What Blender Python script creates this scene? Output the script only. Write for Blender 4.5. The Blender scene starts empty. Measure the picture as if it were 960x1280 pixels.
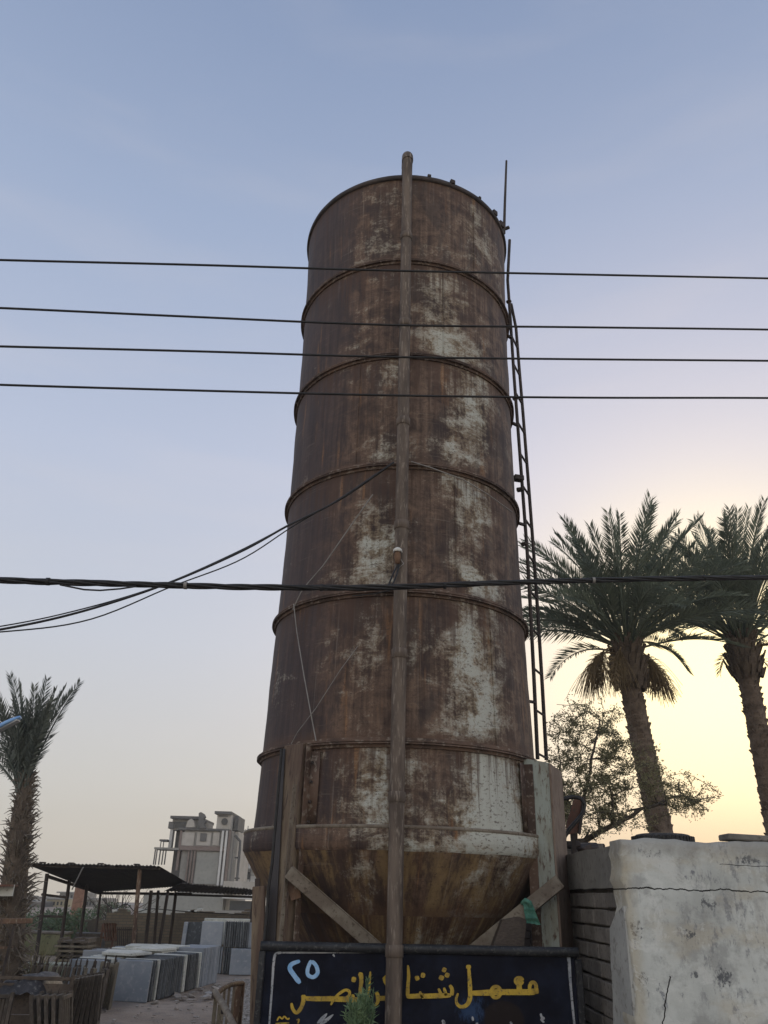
import bpy, math, random
from math import sin, cos, pi, radians as rad
from mathutils import Vector as V, Matrix, noise as mnoise

random.seed(7)
S = bpy.context.scene
COL = S.collection

# ------------------------------------------------------------------ camera
TH, RHO, FPX, CAMZ = rad(25.7), rad(1.57), 1000.0, 1.6
CAM = V((0, 0, CAMZ))
F_ = V((0, cos(TH), sin(TH)))
R0 = V((1, 0, 0)); U0 = V((0, -sin(TH), cos(TH)))
U_ = cos(RHO) * U0 - sin(RHO) * R0
R_ = cos(RHO) * R0 + sin(RHO) * U0
def ray(x, y): return F_ + R_ * ((x - 480) / FPX) + U_ * ((640 - y) / FPX)
def P(x, y, Y):
    d = ray(x, y); return CAM + d * (Y / d.y)
def G(x, y, z=0.0):
    d = ray(x, y); return CAM + d * ((z - CAMZ) / d.z)

cd = bpy.data.cameras.new('camera'); co = bpy.data.objects.new('camera', cd); COL.objects.link(co)
m = Matrix((R_, U_, -F_)).transposed().to_4x4(); m.translation = CAM
co.matrix_world = m
cd.sensor_fit = 'HORIZONTAL'; cd.sensor_width = 36; cd.lens = 36 * FPX / 960
cd.clip_start = 0.05; cd.clip_end = 3000
S.camera = co
S.render.resolution_x, S.render.resolution_y = 768, 1024

# ------------------------------------------------------------------ object helpers
WLOC = {}
def tag(o, label=None, cat=None, group=None, kind=None):
    if label: o['label'] = label
    if cat: o['category'] = cat
    if group: o['group'] = group
    if kind or cat: o['kind'] = kind or 'thing'
    return o
def empty(name, loc, label, cat, group=None):
    o = bpy.data.objects.new(name, None); COL.objects.link(o)
    o.location = loc; o.empty_display_size = 0.2; WLOC[o.name] = V(loc)
    return tag(o, label, cat, group)

class MB:
    """collects vertices and faces in world coordinates"""
    def __init__(s): s.v = []; s.f = []; s.sm = []
    def add(s, vs, fs, smooth=False):
        n = len(s.v); s.v += [V(p) for p in vs]
        for f in fs: s.f.append([i + n for i in f]); s.sm.append(smooth)
        return s
    def box(s, c, size, rot=None, bev=0.0):
        c = V(c); hx, hy, hz = size[0] / 2, size[1] / 2, size[2] / 2
        b = min(bev, hx * .45, hy * .45, hz * .45)
        if b <= 0:
            vs = [V((sx * hx, sy * hy, sz * hz)) for sx in (-1, 1) for sy in (-1, 1) for sz in (-1, 1)]
            fs = [(0, 1, 3, 2), (4, 6, 7, 5), (0, 4, 5, 1), (2, 3, 7, 6), (0, 2, 6, 4), (1, 5, 7, 3)]
        else:
            vs = []; idx = {}
            for sx in (-1, 1):
                for sy in (-1, 1):
                    for sz in (-1, 1):
                        for ax in range(3):
                            h = [hx - b, hy - b, hz - b]; h[ax] += b
                            idx[(sx, sy, sz, ax)] = len(vs)
                            vs.append(V((sx * h[0], sy * h[1], sz * h[2])))
            fs = []
            for ax in range(3):
                o1, o2 = (ax + 1) % 3, (ax + 2) % 3
                for sg in (-1, 1):
                    q = []
                    for a, bb in ((-1, -1), (1, -1), (1, 1), (-1, 1)):
                        k = [0, 0, 0]; k[ax] = sg; k[o1] = a; k[o2] = bb
                        q.append(idx[(k[0], k[1], k[2], ax)])
                    fs.append(q if sg > 0 else q[::-1])
            for ax in range(3):
                o1, o2 = (ax + 1) % 3, (ax + 2) % 3
                for a in (-1, 1):
                    for bb in (-1, 1):
                        k0 = [0, 0, 0]; k0[ax] = -1; k0[o1] = a; k0[o2] = bb
                        k1 = list(k0); k1[ax] = 1
                        q = [idx[(*k0, o1)], idx[(*k1, o1)], idx[(*k1, o2)], idx[(*k0, o2)]]
                        fs.append(q if a * bb < 0 else q[::-1])
            for sx in (-1, 1):
                for sy in (-1, 1):
                    for sz in (-1, 1):
                        t = [idx[(sx, sy, sz, i)] for i in range(3)]
                        fs.append(t if sx * sy * sz > 0 else t[::-1])
        if rot is not None: vs = [rot @ p for p in vs]
        return s.add([p + c for p in vs], fs)
    def bar(s, a, b, w, d, up=(0, 0, 1), bev=0.0):
        """rectangular bar from a to b, w wide across, d deep along up"""
        a, b = V(a), V(b); z = (b - a); L = z.length; z.normalize()
        up = V(up)
        if abs(up.dot(z)) > .99: up = V((0, 1, 0))
        x = up.cross(z).normalized(); y = z.cross(x)
        return s.box((a + b) / 2, (w, d, L), Matrix((x, y, z)).transposed(), bev)
    def tube(s, pts, r, n=8, cap=True, smooth=True):
        pts = [V(p) for p in pts]
        rs = r if isinstance(r, (list, tuple)) else [r] * len(pts)
        up = None; rings = []
        for i, p in enumerate(pts):
            t = (pts[min(i + 1, len(pts) - 1)] - pts[max(i - 1, 0)]).normalized()
            if up is None:
                up = V((0, 0, 1)) if abs(t.z) < .9 else V((1, 0, 0))
            x = (up - t * up.dot(t)).normalized(); y = t.cross(x); up = x
            rings.append([p + (x * cos(2 * pi * k / n) + y * sin(2 * pi * k / n)) * rs[i] for k in range(n)])
        vs = [q for rg in rings for q in rg]; fs = []
        for i in range(len(pts) - 1):
            for k in range(n):
                k2 = (k + 1) % n
                fs.append((i * n + k, i * n + k2, (i + 1) * n + k2, (i + 1) * n + k))
        s.add(vs, fs, smooth)
        if cap and n > 2:
            s.add(rings[0], [tuple(range(n))[::-1]]); s.add(rings[-1], [tuple(range(n))])
        return s
    def lathe(s, prof, c=(0, 0, 0), n=96, a0=0, a1=2 * pi, smooth=True, wob=None):
        """prof: (radius, z)"""
        c = V(c); full = abs(a1 - a0 - 2 * pi) < 1e-6
        m_ = n if full else n + 1; vs = []
        for (r, z) in prof:
            for k in range(m_):
                a = a0 + (a1 - a0) * k / n
                rr = r + (wob(a, z) if wob else 0)
                vs.append(c + V((rr * cos(a), rr * sin(a), z)))
        fs = []
        for i in range(len(prof) - 1):
            for k in range(n):
                k2 = (k + 1) % m_ if full else k + 1
                fs.append((i * m_ + k, i * m_ + k2, (i + 1) * m_ + k2, (i + 1) * m_ + k))
        return s.add(vs, fs, smooth)
    def hull_prism(s, outline, off):
        """outline: closed list of points, off: extrusion vector"""
        n = len(outline); o = [V(p) for p in outline]; off = V(off)
        fs = [tuple(range(n)), tuple(range(2 * n - 1, n - 1, -1))]
        fs += [(i, i + n, (i + 1) % n + n, (i + 1) % n) for i in range(n)]
        return s.add(o + [p + off for p in o], fs)
    def build(s, name, mat, parent=None, auto=None, flipfix=True):
        me = bpy.data.meshes.new(name)
        if parent is not None: org = WLOC[parent.name]
        else:
            xs = [p.x for p in s.v]; ys = [p.y for p in s.v]; zs = [p.z for p in s.v]
            org = V(((min(xs) + max(xs)) / 2, (min(ys) + max(ys)) / 2, min(zs)))
        me.from_pydata([p - org for p in s.v], [], s.f)
        me.polygons.foreach_set('use_smooth', s.sm)
        me.materials.append(mat); me.update()
        o = bpy.data.objects.new(name, me); COL.objects.link(o)
        WLOC[o.name] = org
        if parent is not None: o.parent = parent
        else: o.location = org
        return o

def copy_tree(o, loc=None, rot=None, parent=None, label=None, group=None):
    c = o.copy(); COL.objects.link(c)
    if parent is not None: c.parent = parent
    if loc is not None: c.location = loc
    if rot is not None: c.rotation_euler = rot
    if label: c['label'] = label
    if group: c['group'] = group
    for ch in o.children: copy_tree(ch, parent=c)
    return c

# ------------------------------------------------------------------ material helpers
class NT:
    def __init__(s, tree): s.t = tree; s.L = tree.links
    def n(s, typ, **kw):
        nd = s.t.nodes.new(typ)
        for k, v in kw.items(): setattr(nd, k, v)
        return nd
    def set(s, sock, v):
        if hasattr(v, 'is_linked') or isinstance(v, bpy.types.NodeSocket): s.L.new(v, sock)
        else: sock.default_value = v
    def math(s, op, a, b=0.0, c=None, clamp=False):
        nd = s.n('ShaderNodeMath', operation=op, use_clamp=clamp)
        s.set(nd.inputs[0], a); s.set(nd.inputs[1], b)
        if c is not None: s.set(nd.inputs[2], c)
        return nd.outputs[0]
    def vmath(s, op, a, b):
        nd = s.n('ShaderNodeVectorMath', operation=op)
        s.set(nd.inputs[0], a); s.set(nd.inputs[1], b)
        return nd.outputs['Value'] if op in ('DOT_PRODUCT', 'LENGTH') else nd.outputs[0]
    def coord(s, which='Object'): return s.n('ShaderNodeTexCoord').outputs[which]
    def scale(s, vec, sc, loc=(0, 0, 0)):
        nd = s.n('ShaderNodeMapping'); s.L.new(vec, nd.inputs[0])
        nd.inputs['Scale'].default_value = sc; nd.inputs['Location'].default_value = loc
        return nd.outputs[0]
    def noise(s, vec, scale, detail=5, rough=.55, dist=0.0):
        nd = s.n('ShaderNodeTexNoise'); s.L.new(vec, nd.inputs['Vector'])
        nd.inputs['Scale'].default_value = scale; nd.inputs['Detail'].default_value = detail
        nd.inputs['Roughness'].default_value = rough; nd.inputs['Distortion'].default_value = dist
        return nd.outputs[0]
    def vor(s, vec, scale, feature='F1', out='Distance', rnd=1.0):
        nd = s.n('ShaderNodeTexVoronoi', feature=feature); s.L.new(vec, nd.inputs['Vector'])
        nd.inputs['Scale'].default_value = scale; nd.inputs['Randomness'].default_value = rnd
        return nd.outputs[out]
    def ramp(s, fac, stops, interp='LINEAR'):
        nd = s.n('ShaderNodeValToRGB'); s.set(nd.inputs[0], fac); cr = nd.color_ramp
        cr.interpolation = interp
        while len(cr.elements) < len(stops): cr.elements.new(.5)
        for e, (p, c) in zip(cr.elements, stops):
            e.position = p; e.color = (c, c, c, 1) if isinstance(c, (int, float)) else (*c, 1)
        return nd.outputs[0]
    def step(s, x, a, b):
        nd = s.n('ShaderNodeMapRange', interpolation_type='SMOOTHSTEP')
        s.set(nd.inputs[0], x); nd.inputs[1].default_value = a; nd.inputs[2].default_value = b
        return nd.outputs[0]
    def mix(s, fac, a, b, mode='MIX'):
        nd = s.n('ShaderNodeMix', data_type='RGBA', blend_type=mode)
        s.set(nd.inputs[0], fac)
        for i, v in ((6, a), (7, b)):
            if isinstance(v, tuple): nd.inputs[i].default_value = (*v[:3], 1)
            else: s.L.new(v, nd.inputs[i])
        return nd.outputs[2]
    def sep(s, vec):
        nd = s.n('ShaderNodeSeparateXYZ'); s.L.new(vec, nd.inputs[0]); return nd.outputs
    def comb(s, x, y, z):
        nd = s.n('ShaderNodeCombineXYZ')
        for i, v in enumerate((x, y, z)): s.set(nd.inputs[i], v)
        return nd.outputs[0]
    def bump(s, h, strength=.4, dist=.02):
        nd = s.n('ShaderNodeBump'); s.L.new(h, nd.inputs['Height'])
        nd.inputs['Strength'].default_value = strength; nd.inputs['Distance'].default_value = dist
        return nd.outputs[0]

def material(name):
    mt = bpy.data.materials.new(name); mt.use_nodes = True
    g = NT(mt.node_tree); b = mt.node_tree.nodes['Principled BSDF']
    return mt, g, b
def finish(g, b, col, rough=.8, metal=0.0, bump=None, bs=.4, bd=.02, spec=.4):
    g.set(b.inputs['Base Color'], (*col, 1) if isinstance(col, tuple) else col)
    g.set(b.inputs['Roughness'], rough); b.inputs['Metallic'].default_value = metal
    b.inputs['Specular IOR Level'].default_value = spec
    if bump is not None: g.L.new(g.bump(bump, bs, bd), b.inputs['Normal'])

def mottled(name, c1, c2, scale=4, c3=None, rough=.85, bs=.3, bd=.01, stretch=(1, 1, 1), spec=.3, perobj=0.0, lo=.35, hi=.65):
    """general weathered surface: two or three tones over noise, optional variation per object"""
    mt, g, b = material(name)
    v = g.scale(g.coord(), stretch)
    if perobj:
        rnd = g.n('ShaderNodeObjectInfo').outputs['Random']
        v = g.vmath('ADD', v, g.comb(g.math('MULTIPLY', rnd, 37.), g.math('MULTIPLY', rnd, 91.), 0.0))
    n1 = g.noise(v, scale, 8, .6); n2 = g.noise(v, scale * 6.3, 6, .6)
    col = g.mix(g.step(n1, lo, hi), c1, c2)
    if c3: col = g.mix(g.step(n2, .52, .68), col, c3)
    else: col = g.mix(g.math('MULTIPLY', g.step(n2, .45, .75), .35), col, tuple(x * .55 for x in c1))
    if perobj:
        k = g.math('MULTIPLY_ADD', rnd, perobj, 1 - perobj / 2)
        col = g.mix(1.0, col, g.comb(k, k, k), 'MULTIPLY')
    finish(g, b, col, rough, 0, g.math('ADD', n1, g.math('MULTIPLY', n2, .5)), bs, bd, spec)
    return mt

# --- rusty silo shell: worn pale green paint over brown rust, in cylinder coordinates
def silo_material(name, seed=0.0, hopper=False):
    mt, g, b = material(name)
    co_ = g.coord(); x, y, z = g.sep(co_)
    ang = g.math('ARCTAN2', x, g.math('MULTIPLY', y, -1.0))          # 0 = towards the street, + = clockwise
    arc = g.math('MULTIPLY', ang, 1.45)
    uv = g.comb(arc, seed, z)
    def gauss(c, w, amp):
        d = g.math('DIVIDE', g.math('SUBTRACT', ang, rad(c)), rad(w))
        return g.math('MULTIPLY', g.math('EXPONENT', g.math('MULTIPLY', g.math('MULTIPLY', d, d), -1.0)), amp)
    # every ring of plates carries its own weathering
    sec = g.math('FLOOR', g.math('DIVIDE', g.math('SUBTRACT', z, .02), 1.438))
    uvs = g.comb(arc, g.math('MULTIPLY_ADD', sec, 3.7, seed), z)
    big = g.noise(uvs, 1.15, 10, .62, .25)
    med = g.noise(g.scale(uvs, (1.5, 1, 2.0)), 2.6, 12, .70, .5)
    hor = g.noise(g.scale(uvs, (1.2, 1, 16)), 1.6, 9, .74, .3)
    ver = g.noise(g.scale(uvs, (14, 1, .6)), 1.4, 9, .68, .2)
    fine = g.noise(uvs, 42, 6, .65)
    jit = g.math('MULTIPLY', g.math('SUBTRACT', g.noise(g.comb(g.math('MULTIPLY', sec, 7.3), seed, 0.5), 1.0, 0), .5), .55)
    base_ang = ang
    ang = g.math('ADD', ang, jit)
    w = g.math('ADD', gauss(27, 17, .40), gauss(-16, 11, .22))
    w = g.math('MULTIPLY', w, g.math('MULTIPLY_ADD', g.step(z, 9.0, 6.5), .35, .65))
    ang = base_ang
    low = g.step(z, 3.0, 2.7)
    w = g.math('ADD', w, g.math('MULTIPLY', g.math('ADD', gauss(52, 26, .22), gauss(-10, 28, .10)), low))
    s = g.math('MULTIPLY_ADD', big, 1.35, w)
    s = g.math('MULTIPLY_ADD', med, 1.20, s)
    s = g.math('MULTIPLY_ADD', hor, .42, s)
    s = g.math('MULTIPLY_ADD', ver, .42, s)
    s = g.math('MULTIPLY_ADD', fine, .50, s)
    s = g.math('SUBTRACT', s, .08)
    off = .27 if hopper else .06
    patch = g.step(s, 1.98 + off, 2.25 + off)
    core = g.step(s, 2.16 + off, 2.40 + off)
    rust = g.mix(g.step(g.math('ADD', g.math('MULTIPLY', med, .6), g.math('MULTIPLY', ver, .4)), .38, .62),
                 (.036, .021, .017), (.148, .092, .062))
    # dark stains, then the silo's shaded left side painted into the rust colour
    stain = g.step(g.noise(g.scale(uvs, (1.6, 1, .7)), 1.9, 9, .66, .4), .49, .56)
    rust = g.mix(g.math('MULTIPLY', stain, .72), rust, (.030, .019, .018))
    side_shade = g.math('MULTIPLY', g.step(g.math('ADD', ang, g.math('MULTIPLY', med, .5)), -.08, -.50), .85)
    rust = g.mix(side_shade, rust, g.mix(g.step(ver, .35, .65), (.036, .027, .030), (.062, .043, .042)))
    orange = g.step(g.noise(g.scale(uvs, (9, 1, .8)), 1.0, 6, .6), .60, .72)
    rust = g.mix(g.math('MULTIPLY', orange, .9 if hopper else .5), rust, (.27, .135, .055))
    if hopper: rust = g.mix(g.math('MULTIPLY', g.step(g.noise(g.scale(uvs, (4, 1, 1.6)), 1.3, 9, .68), .42, .60), .85), rust, (.23, .155, .075))
    col = g.mix(g.math('MULTIPLY', patch, .70), rust, g.mix(g.step(med, .42, .58), (.25, .195, .125), (.34, .315, .26)))
    col = g.mix(g.math('MULTIPLY', core, g.math('MULTIPLY_ADD', g.step(z, 9.2, 6.5), .40, .40)), col, (.44, .465, .43))
    film = g.math('MULTIPLY', gauss(38, 42, .55), g.step(g.math('ADD', g.math('MULTIPLY', med, .5), g.math('MULTIPLY', ver, .5)), .40, .62))
    col = g.mix(g.math('MULTIPLY', film, .2 if hopper else .42), col, (.22, .19, .155))
    chip = g.step(g.noise(g.scale(uvs, (1, 1, 1.8)), 24, 7, .75), .545, .615)
    col = g.mix(g.math('MULTIPLY', chip, .8), col, (.055, .034, .026))
    scratch = g.step(g.noise(g.scale(uvs, (1.3, 1, 60)), 1.5, 3, .5), .66, .72)
    col = g.mix(g.math('MULTIPLY', scratch, .30), col, (.26, .22, .17))
    # pale runs of lime below each weld
    run = g.step(g.noise(g.scale(uvs, (26, 1, .35)), 1.2, 5, .6), .62, .72)
    col = g.mix(g.math('MULTIPLY', run, .24), col, (.32, .28, .23))
    # rust bleeding down from the weld above each ring of plates, grime sitting on the flange below
    fz = g.math('FRACT', g.math('DIVIDE', g.math('SUBTRACT', z, .02), 1.438))
    drip = g.step(g.math('ADD', g.noise(g.scale(uvs, (11, 1, .25)), 1.5, 6, .65), g.math('MULTIPLY', fz, .42)), .80, .95)
    col = g.mix(g.math('MULTIPLY', drip, .72), col, (.062, .033, .023))
    foot = g.step(g.math('ADD', fz, g.math('MULTIPLY', g.noise(g.scale(uvs, (6, 1, 1)), 2, 6, .65), .16)), .17, .10)
    col = g.mix(g.math('MULTIPLY', foot, .6), col, (.085, .048, .032))
    h = g.math('ADD', g.math('MULTIPLY', patch, .5), g.math('MULTIPLY', med, .8))
    h = g.math('ADD', h, g.math('MULTIPLY', hor, .35))
    finish(g, b, col, .72, 0, h, .5, .012, .35)
    return mt
M = {}
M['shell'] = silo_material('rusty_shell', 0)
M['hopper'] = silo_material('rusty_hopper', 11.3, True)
M['flange'] = mottled('rust_flange', (.048, .031, .025), (.115, .073, .053), 3, (.20, .165, .135), .75, .3)
M['rust'] = mottled('rust_brown', (.065, .040, .030), (.15, .090, .058), 5, (.25, .20, .15), .8, .35, stretch=(1, 1, .35))
M['rust_dark'] = mottled('rust_dark', (.024, .020, .020), (.050, .038, .034), 5, None, .75, .3, stretch=(1, 1, .4))
M['rust_red'] = mottled('rust_red', (.080, .042, .032), (.14, .070, .050), 5, (.07, .05, .04), .8, .3)
M['green_leg'] = mottled('leg_paint', (.27, .30, .275), (.20, .20, .165), 3.5, (.085, .055, .04), .7, .3, stretch=(1.6, 1.6, .5), lo=.42, hi=.66)
M['brown_leg'] = mottled('leg_rust', (.10, .066, .05), (.19, .15, .105), 3, (.06, .04, .033), .75, .3, stretch=(2.2, 2.2, .3))
M['dark_leg'] = mottled('leg_dark', (.030, .031, .037), (.050, .045, .047), 3, None, .6, .2, stretch=(1, 1, .3))
M['brace'] = mottled('brace_paint', (.20, .175, .14), (.125, .10, .078), 5, (.08, .06, .045), .75, .3)
M['pipe'] = mottled('pipe_steel', (.060, .046, .038), (.135, .105, .084), 3.2, (.21, .175, .145), .7, .3, stretch=(2.2, 2.2, .35))
M['edge_tan'] = mottled('edge_tan', (.20, .155, .125), (.13, .095, .075), 4, (.09, .06, .048), .75, .3, stretch=(1, 1, .4))
M['wire'] = mottled('cable_rubber', (.012, .012, .013), (.022, .022, .024), 8, None, .55, .1)
M['wire_bare'] = mottled('cable_grey', (.20, .19, .18), (.26, .25, .24), 8, None, .6, .1)
M['leaf'] = None

# ------------------------------------------------------------------ sky and light
SUN = ray(905, 838).normalized()
sun_el = math.asin(SUN.z); sun_az = math.atan2(SUN.x, SUN.y)
w = bpy.data.worlds.new('World'); S.world = w; w.use_nodes = True
g = NT(w.node_tree); bg = w.node_tree.nodes['Background']
def lin(r, gg, b_):
    f = lambda c: ((c / 255 + .055) / 1.055) ** 2.4 if c / 255 > .04045 else c / 255 / 12.92
    return (f(r), f(gg), f(b_))
d = g.vmath('NORMALIZE', g.coord('Generated'), (0, 0, 0))
dz = g.sep(d)[2]
grad = g.ramp(dz, [(0.0, lin(203, 196, 184)), (.05, lin(208, 203, 193)), (.11, lin(209, 207, 203)), (.27, lin(203, 208, 219)),
                   (.47, lin(190, 200, 222)), (.70, lin(163, 179, 208)), (.86, lin(139, 157, 190)), (1.0, lin(128, 148, 183))])
dot = g.math('MAXIMUM', g.vmath('DOT_PRODUCT', d, tuple(SUN)), 0.0)
g1 = g.math('POWER', dot, 95.0); g2 = g.math('POWER', dot, 13.0)
low = g.step(dz, .0, .24)                                             # the dust layer near the ground swallows the glow
gl = g.mix(1.0, g.comb(g.math('MULTIPLY', g1, .62), g.math('MULTIPLY', g1, .52), g.math('MULTIPLY', g1, .10)),
           g.comb(g.math('MULTIPLY', g2, .33), g.math('MULTIPLY', g2, .19), g.math('MULTIPLY', g2, .09)), 'ADD')
gl = g.mix(1.0, gl, g.comb(g.math('MULTIPLY_ADD', low, .75, .25), g.math('MULTIPLY_ADD', low, .86, .14), g.math('MULTIPLY_ADD', low, .95, .05)), 'MULTIPLY')
hz = g.math('MULTIPLY', g.math('SUBTRACT', 1.0, g.step(dz, .0, .13)), g2)
base = g.mix(g.math('MULTIPLY', hz, .9), grad, lin(205, 178, 150))
# faint bands of thin cloud
cl = g.noise(g.scale(d, (1.2, 1.2, 7.0)), 2.2, 5, .5)
base = g.mix(g.math('MULTIPLY', g.step(cl, .46, .74), .11), base, lin(228, 219, 217))
yw = g.math('POWER', dot, 55.0)
base = g.mix(yw, base, g.mix(1.0, base, (1.0, .94, .68), 'MULTIPLY'))
sky = g.mix(1.0, base, gl, 'ADD')
nis = g.n('ShaderNodeTexSky', sky_type='NISHITA', sun_disc=False, sun_elevation=sun_el, sun_rotation=sun_az,
          air_density=1.0, dust_density=4.0, ozone_density=1.0)
ten = g.mix(1.0, sky, (10., 10., 10.), 'MULTIPLY')
# unseen fill: the sky behind the camera is brightened and warmed for the foreground
back = g.step(g.sep(d)[1], .1, -.7)
ten = g.mix(1.0, ten, g.mix(back, (1., 1., 1.), (2.12, 1.94, 1.65)), 'MULTIPLY')
skyc = g.mix(.06, ten, nis.outputs[0])
g.L.new(skyc, bg.inputs[0]); bg.inputs[1].default_value = .10

sl = bpy.data.lights.new('sun', 'SUN'); so = bpy.data.objects.new('sun', sl); COL.objects.link(so)
sl.energy = .55; sl.angle = rad(9); sl.color = (1, .80, .55)
so.rotation_euler = (-SUN).to_track_quat('-Z', 'Y').to_euler(); so.location = (8, 12, 14)
vs = S.view_settings; vs.view_transform = 'Standard'; vs.look = 'None'; vs.exposure = 0; vs.gamma = 1
vs.use_curve_mapping = False
S.cycles.max_bounces = 6; S.cycles.use_denoising = True

# ------------------------------------------------------------------ ground
def ground_material():
    mt, g, b = material('yard_dirt')
    v = g.coord()
    n1 = g.noise(v, .35, 8, .6); n2 = g.noise(v, 3.5, 8, .65); n3 = g.noise(v, 40, 4, .6)
    col = g.mix(g.step(n1, .38, .62), (.21, .165, .135), (.31, .26, .22))
    col = g.mix(g.step(n2, .45, .7), col, (.17, .145, .13))
    col = g.mix(g.math('MULTIPLY', g.step(n3, .5, .7), .5), col, (.33, .30, .27))
    gx, gy, gz = g.sep(v)
    t_ = g.math('SUBTRACT', g.math('ADD', gx, g.math('MULTIPLY', gy, .10)), g.math('MULTIPLY', g.math('SINE', g.math('MULTIPLY', gy, .22)), .35))
    lane = g.math('ABSOLUTE', g.math('SUBTRACT', g.math('FRACT', g.math('MULTIPLY', g.math('ADD', t_, g.math('MULTIPLY', n2, .25)), .62)), .5))
    rut = g.math('MULTIPLY', g.step(lane, .14, .04), g.step(n1, .38, .55))
    col = g.mix(g.math('MULTIPLY', rut, .38), col, (.15, .12, .10))
    hgt = g.math('SUBTRACT', g.math('ADD', n2, g.math('MULTIPLY', n3, .5)), g.math('MULTIPLY', rut, .35))
    finish(g, b, col, .95, 0, hgt, .8, .05, .2)
    return mt
mb = MB()
xs = [-125, -80, -50, -30] + [-20 + i * .5 for i in range(61)] + [20, 40, 80, 125]
ys = [-25, -15, -5] + [0 + i * .5 for i in range(71)] + [45, 60, 90, 130]
vv = []
for yy in ys:
    for xx in xs:
        near = max(0, 1 - max(abs(xx + 4) / 16, abs(yy - 14) / 20))
        vv.append((xx, yy, .05 * near * (mnoise.noise(V((xx * .6, yy * .6, 3.))) - .1) + .02 * near * mnoise.noise(V((xx * 2.1, yy * 2.1, 0)))))
nx = len(xs)
mb.add(vv, [(j * nx + i, j * nx + i + 1, (j + 1) * nx + i + 1, (j + 1) * nx + i) for j in range(len(ys) - 1) for i in range(nx - 1)], True)
o = mb.build('ground', ground_material()); tag(o, 'dusty brown earth of the yard with tyre worn patches', kind='structure')

M['gravel'] = mottled('gravel_stone', (.17, .16, .155), (.30, .29, .28), 9, (.42, .41, .40), .9, .3)
mb = MB()
for i in range(4200):
    t = random.random()
    Yp = 9.5 + 9.5 * t ** 1.3; edge = G(322, 1250).x / G(322, 1250).y * Yp
    xc = edge - (-.1 + random.random() ** 1.3 * .62)
    p = V((xc, Yp, .012)); r = random.uniform(.008, .020)
    vs8 = [p + V((sx * r * random.uniform(.7, 1.3), sy * r * random.uniform(.7, 1.3), sz * r * .7)) for sx in (-1, 1) for sy in (-1, 1) for sz in (-1, 1)]
    mb.add(vs8, [(0, 1, 3, 2), (4, 6, 7, 5), (0, 4, 5, 1), (2, 3, 7, 6), (1, 5, 7, 3)])
o = mb.build('gravel', M['gravel']); tag(o, 'loose grey gravel spilled beside the silo posts', 'gravel', kind='stuff')

A_, B_ = G(183, 1254), G(262, 1231)
mb = MB()
for i in range(260):
    Yp = random.uniform(12, 22); p = V((-.235 * Yp + random.uniform(-.9, 1.1) - .1, Yp, .01))
    r = random.uniform(.008, .03) * (2.2 if random.random() < .06 else 1)
    R = Matrix.Rotation(random.uniform(0, 6), 3, 'Z') @ Matrix.Rotation(random.uniform(-.5, .5), 3, 'X')
    mb.box(p, (r * random.uniform(.8, 2.5), r, r * .6), R, r * .1)
for i in range(46):
    q = A_.lerp(B_, random.random()) + V((random.uniform(.05, .75), random.uniform(-.5, .5), .012)); r = random.uniform(.03, .10)
    R = Matrix.Rotation(random.uniform(0, 6), 3, 'Z') @ Matrix.Rotation(random.uniform(-.4, .4), 3, 'X'); n_ = random.choice((4, 5, 5, 6))
    mb.hull_prism([q + R @ V((cos(6.283 * k / n_) * r * random.uniform(.6, 1.2), sin(6.283 * k / n_) * r * random.uniform(.6, 1.2), 0)) for k in range(n_)], (0, 0, random.uniform(.012, .035)))
o = mb.build('rubble', mottled('rubble_bits', (.33, .31, .29), (.22, .19, .17), 3, None, .9)); tag(o, 'small broken chips scattered over the dirt path', 'rubble', kind='stuff')

# ------------------------------------------------------------------ silo
AX, AY = .222, 8.9
silo = empty('storage_silo', (AX, AY, 0), 'tall rusty cylindrical cement silo with ring flanges standing behind the painted sign', 'silo')
zr = [10.05, 8.638, 7.223, 5.778, 4.332, 2.869, 2.144]
rr_ = [1.43, 1.435, 1.43, 1.435, 1.46, 1.495, 1.52]
for i in range(6):
    zt, zb = zr[i], zr[i + 1]; nn = 14
    rt, rb = rr_[i] - (.012 if i == 0 else .052), rr_[i + 1] - .052
    ph = random.uniform(0, 6)
    prof = [(rt + (rb - rt) * k / nn, zt + (zb - zt) * k / nn) for k in range(nn + 1)]
    def wob(a, z, ph=ph, zt=zt, zb=zb):
        e = sin(pi * (zt - z) / (zt - zb))
        return e * (.011 * mnoise.noise(V((cos(a) * 2.2, sin(a) * 2.2, z * 1.1 + ph * 9))) + .006 * mnoise.noise(V((cos(a) * 6, sin(a) * 6, z * 3 + ph * 5))))
    mb = MB(); mb.lathe(prof, (AX, AY, 0), 128, wob=wob)
    # vertical weld of the plates
    a = -pi / 2 + random.uniform(-.7, .7)
    pts = [(AX + (p[0] + .004) * cos(a), AY + (p[0] + .004) * sin(a), p[1]) for p in prof]
    mb.tube(pts, .006, 5)
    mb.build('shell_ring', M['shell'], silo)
for i in range(1, 6):
    R = rr_[i]; z = zr[i]
    mb = MB()
    prof = [(R - .06, z + .046), (R - .034, z + .044), (R - .030, z + .018), (R - .001, z + .016), (R, z + .012), (R - .001, z + .003), (R - .022, z + .002),
            (R - .022, z - .002), (R - .001, z - .003), (R, z - .012), (R - .001, z - .016), (R - .030, z - .018), (R - .034, z - .044), (R - .06, z - .046)]
    mb.lathe(prof, (AX, AY, 0), 128, smooth=False, wob=lambda a, zz: .006 * mnoise.noise(V((cos(a) * 4, sin(a) * 4, zz * .3))))
    mb.build('ring_flange', M['flange'], silo)
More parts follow.
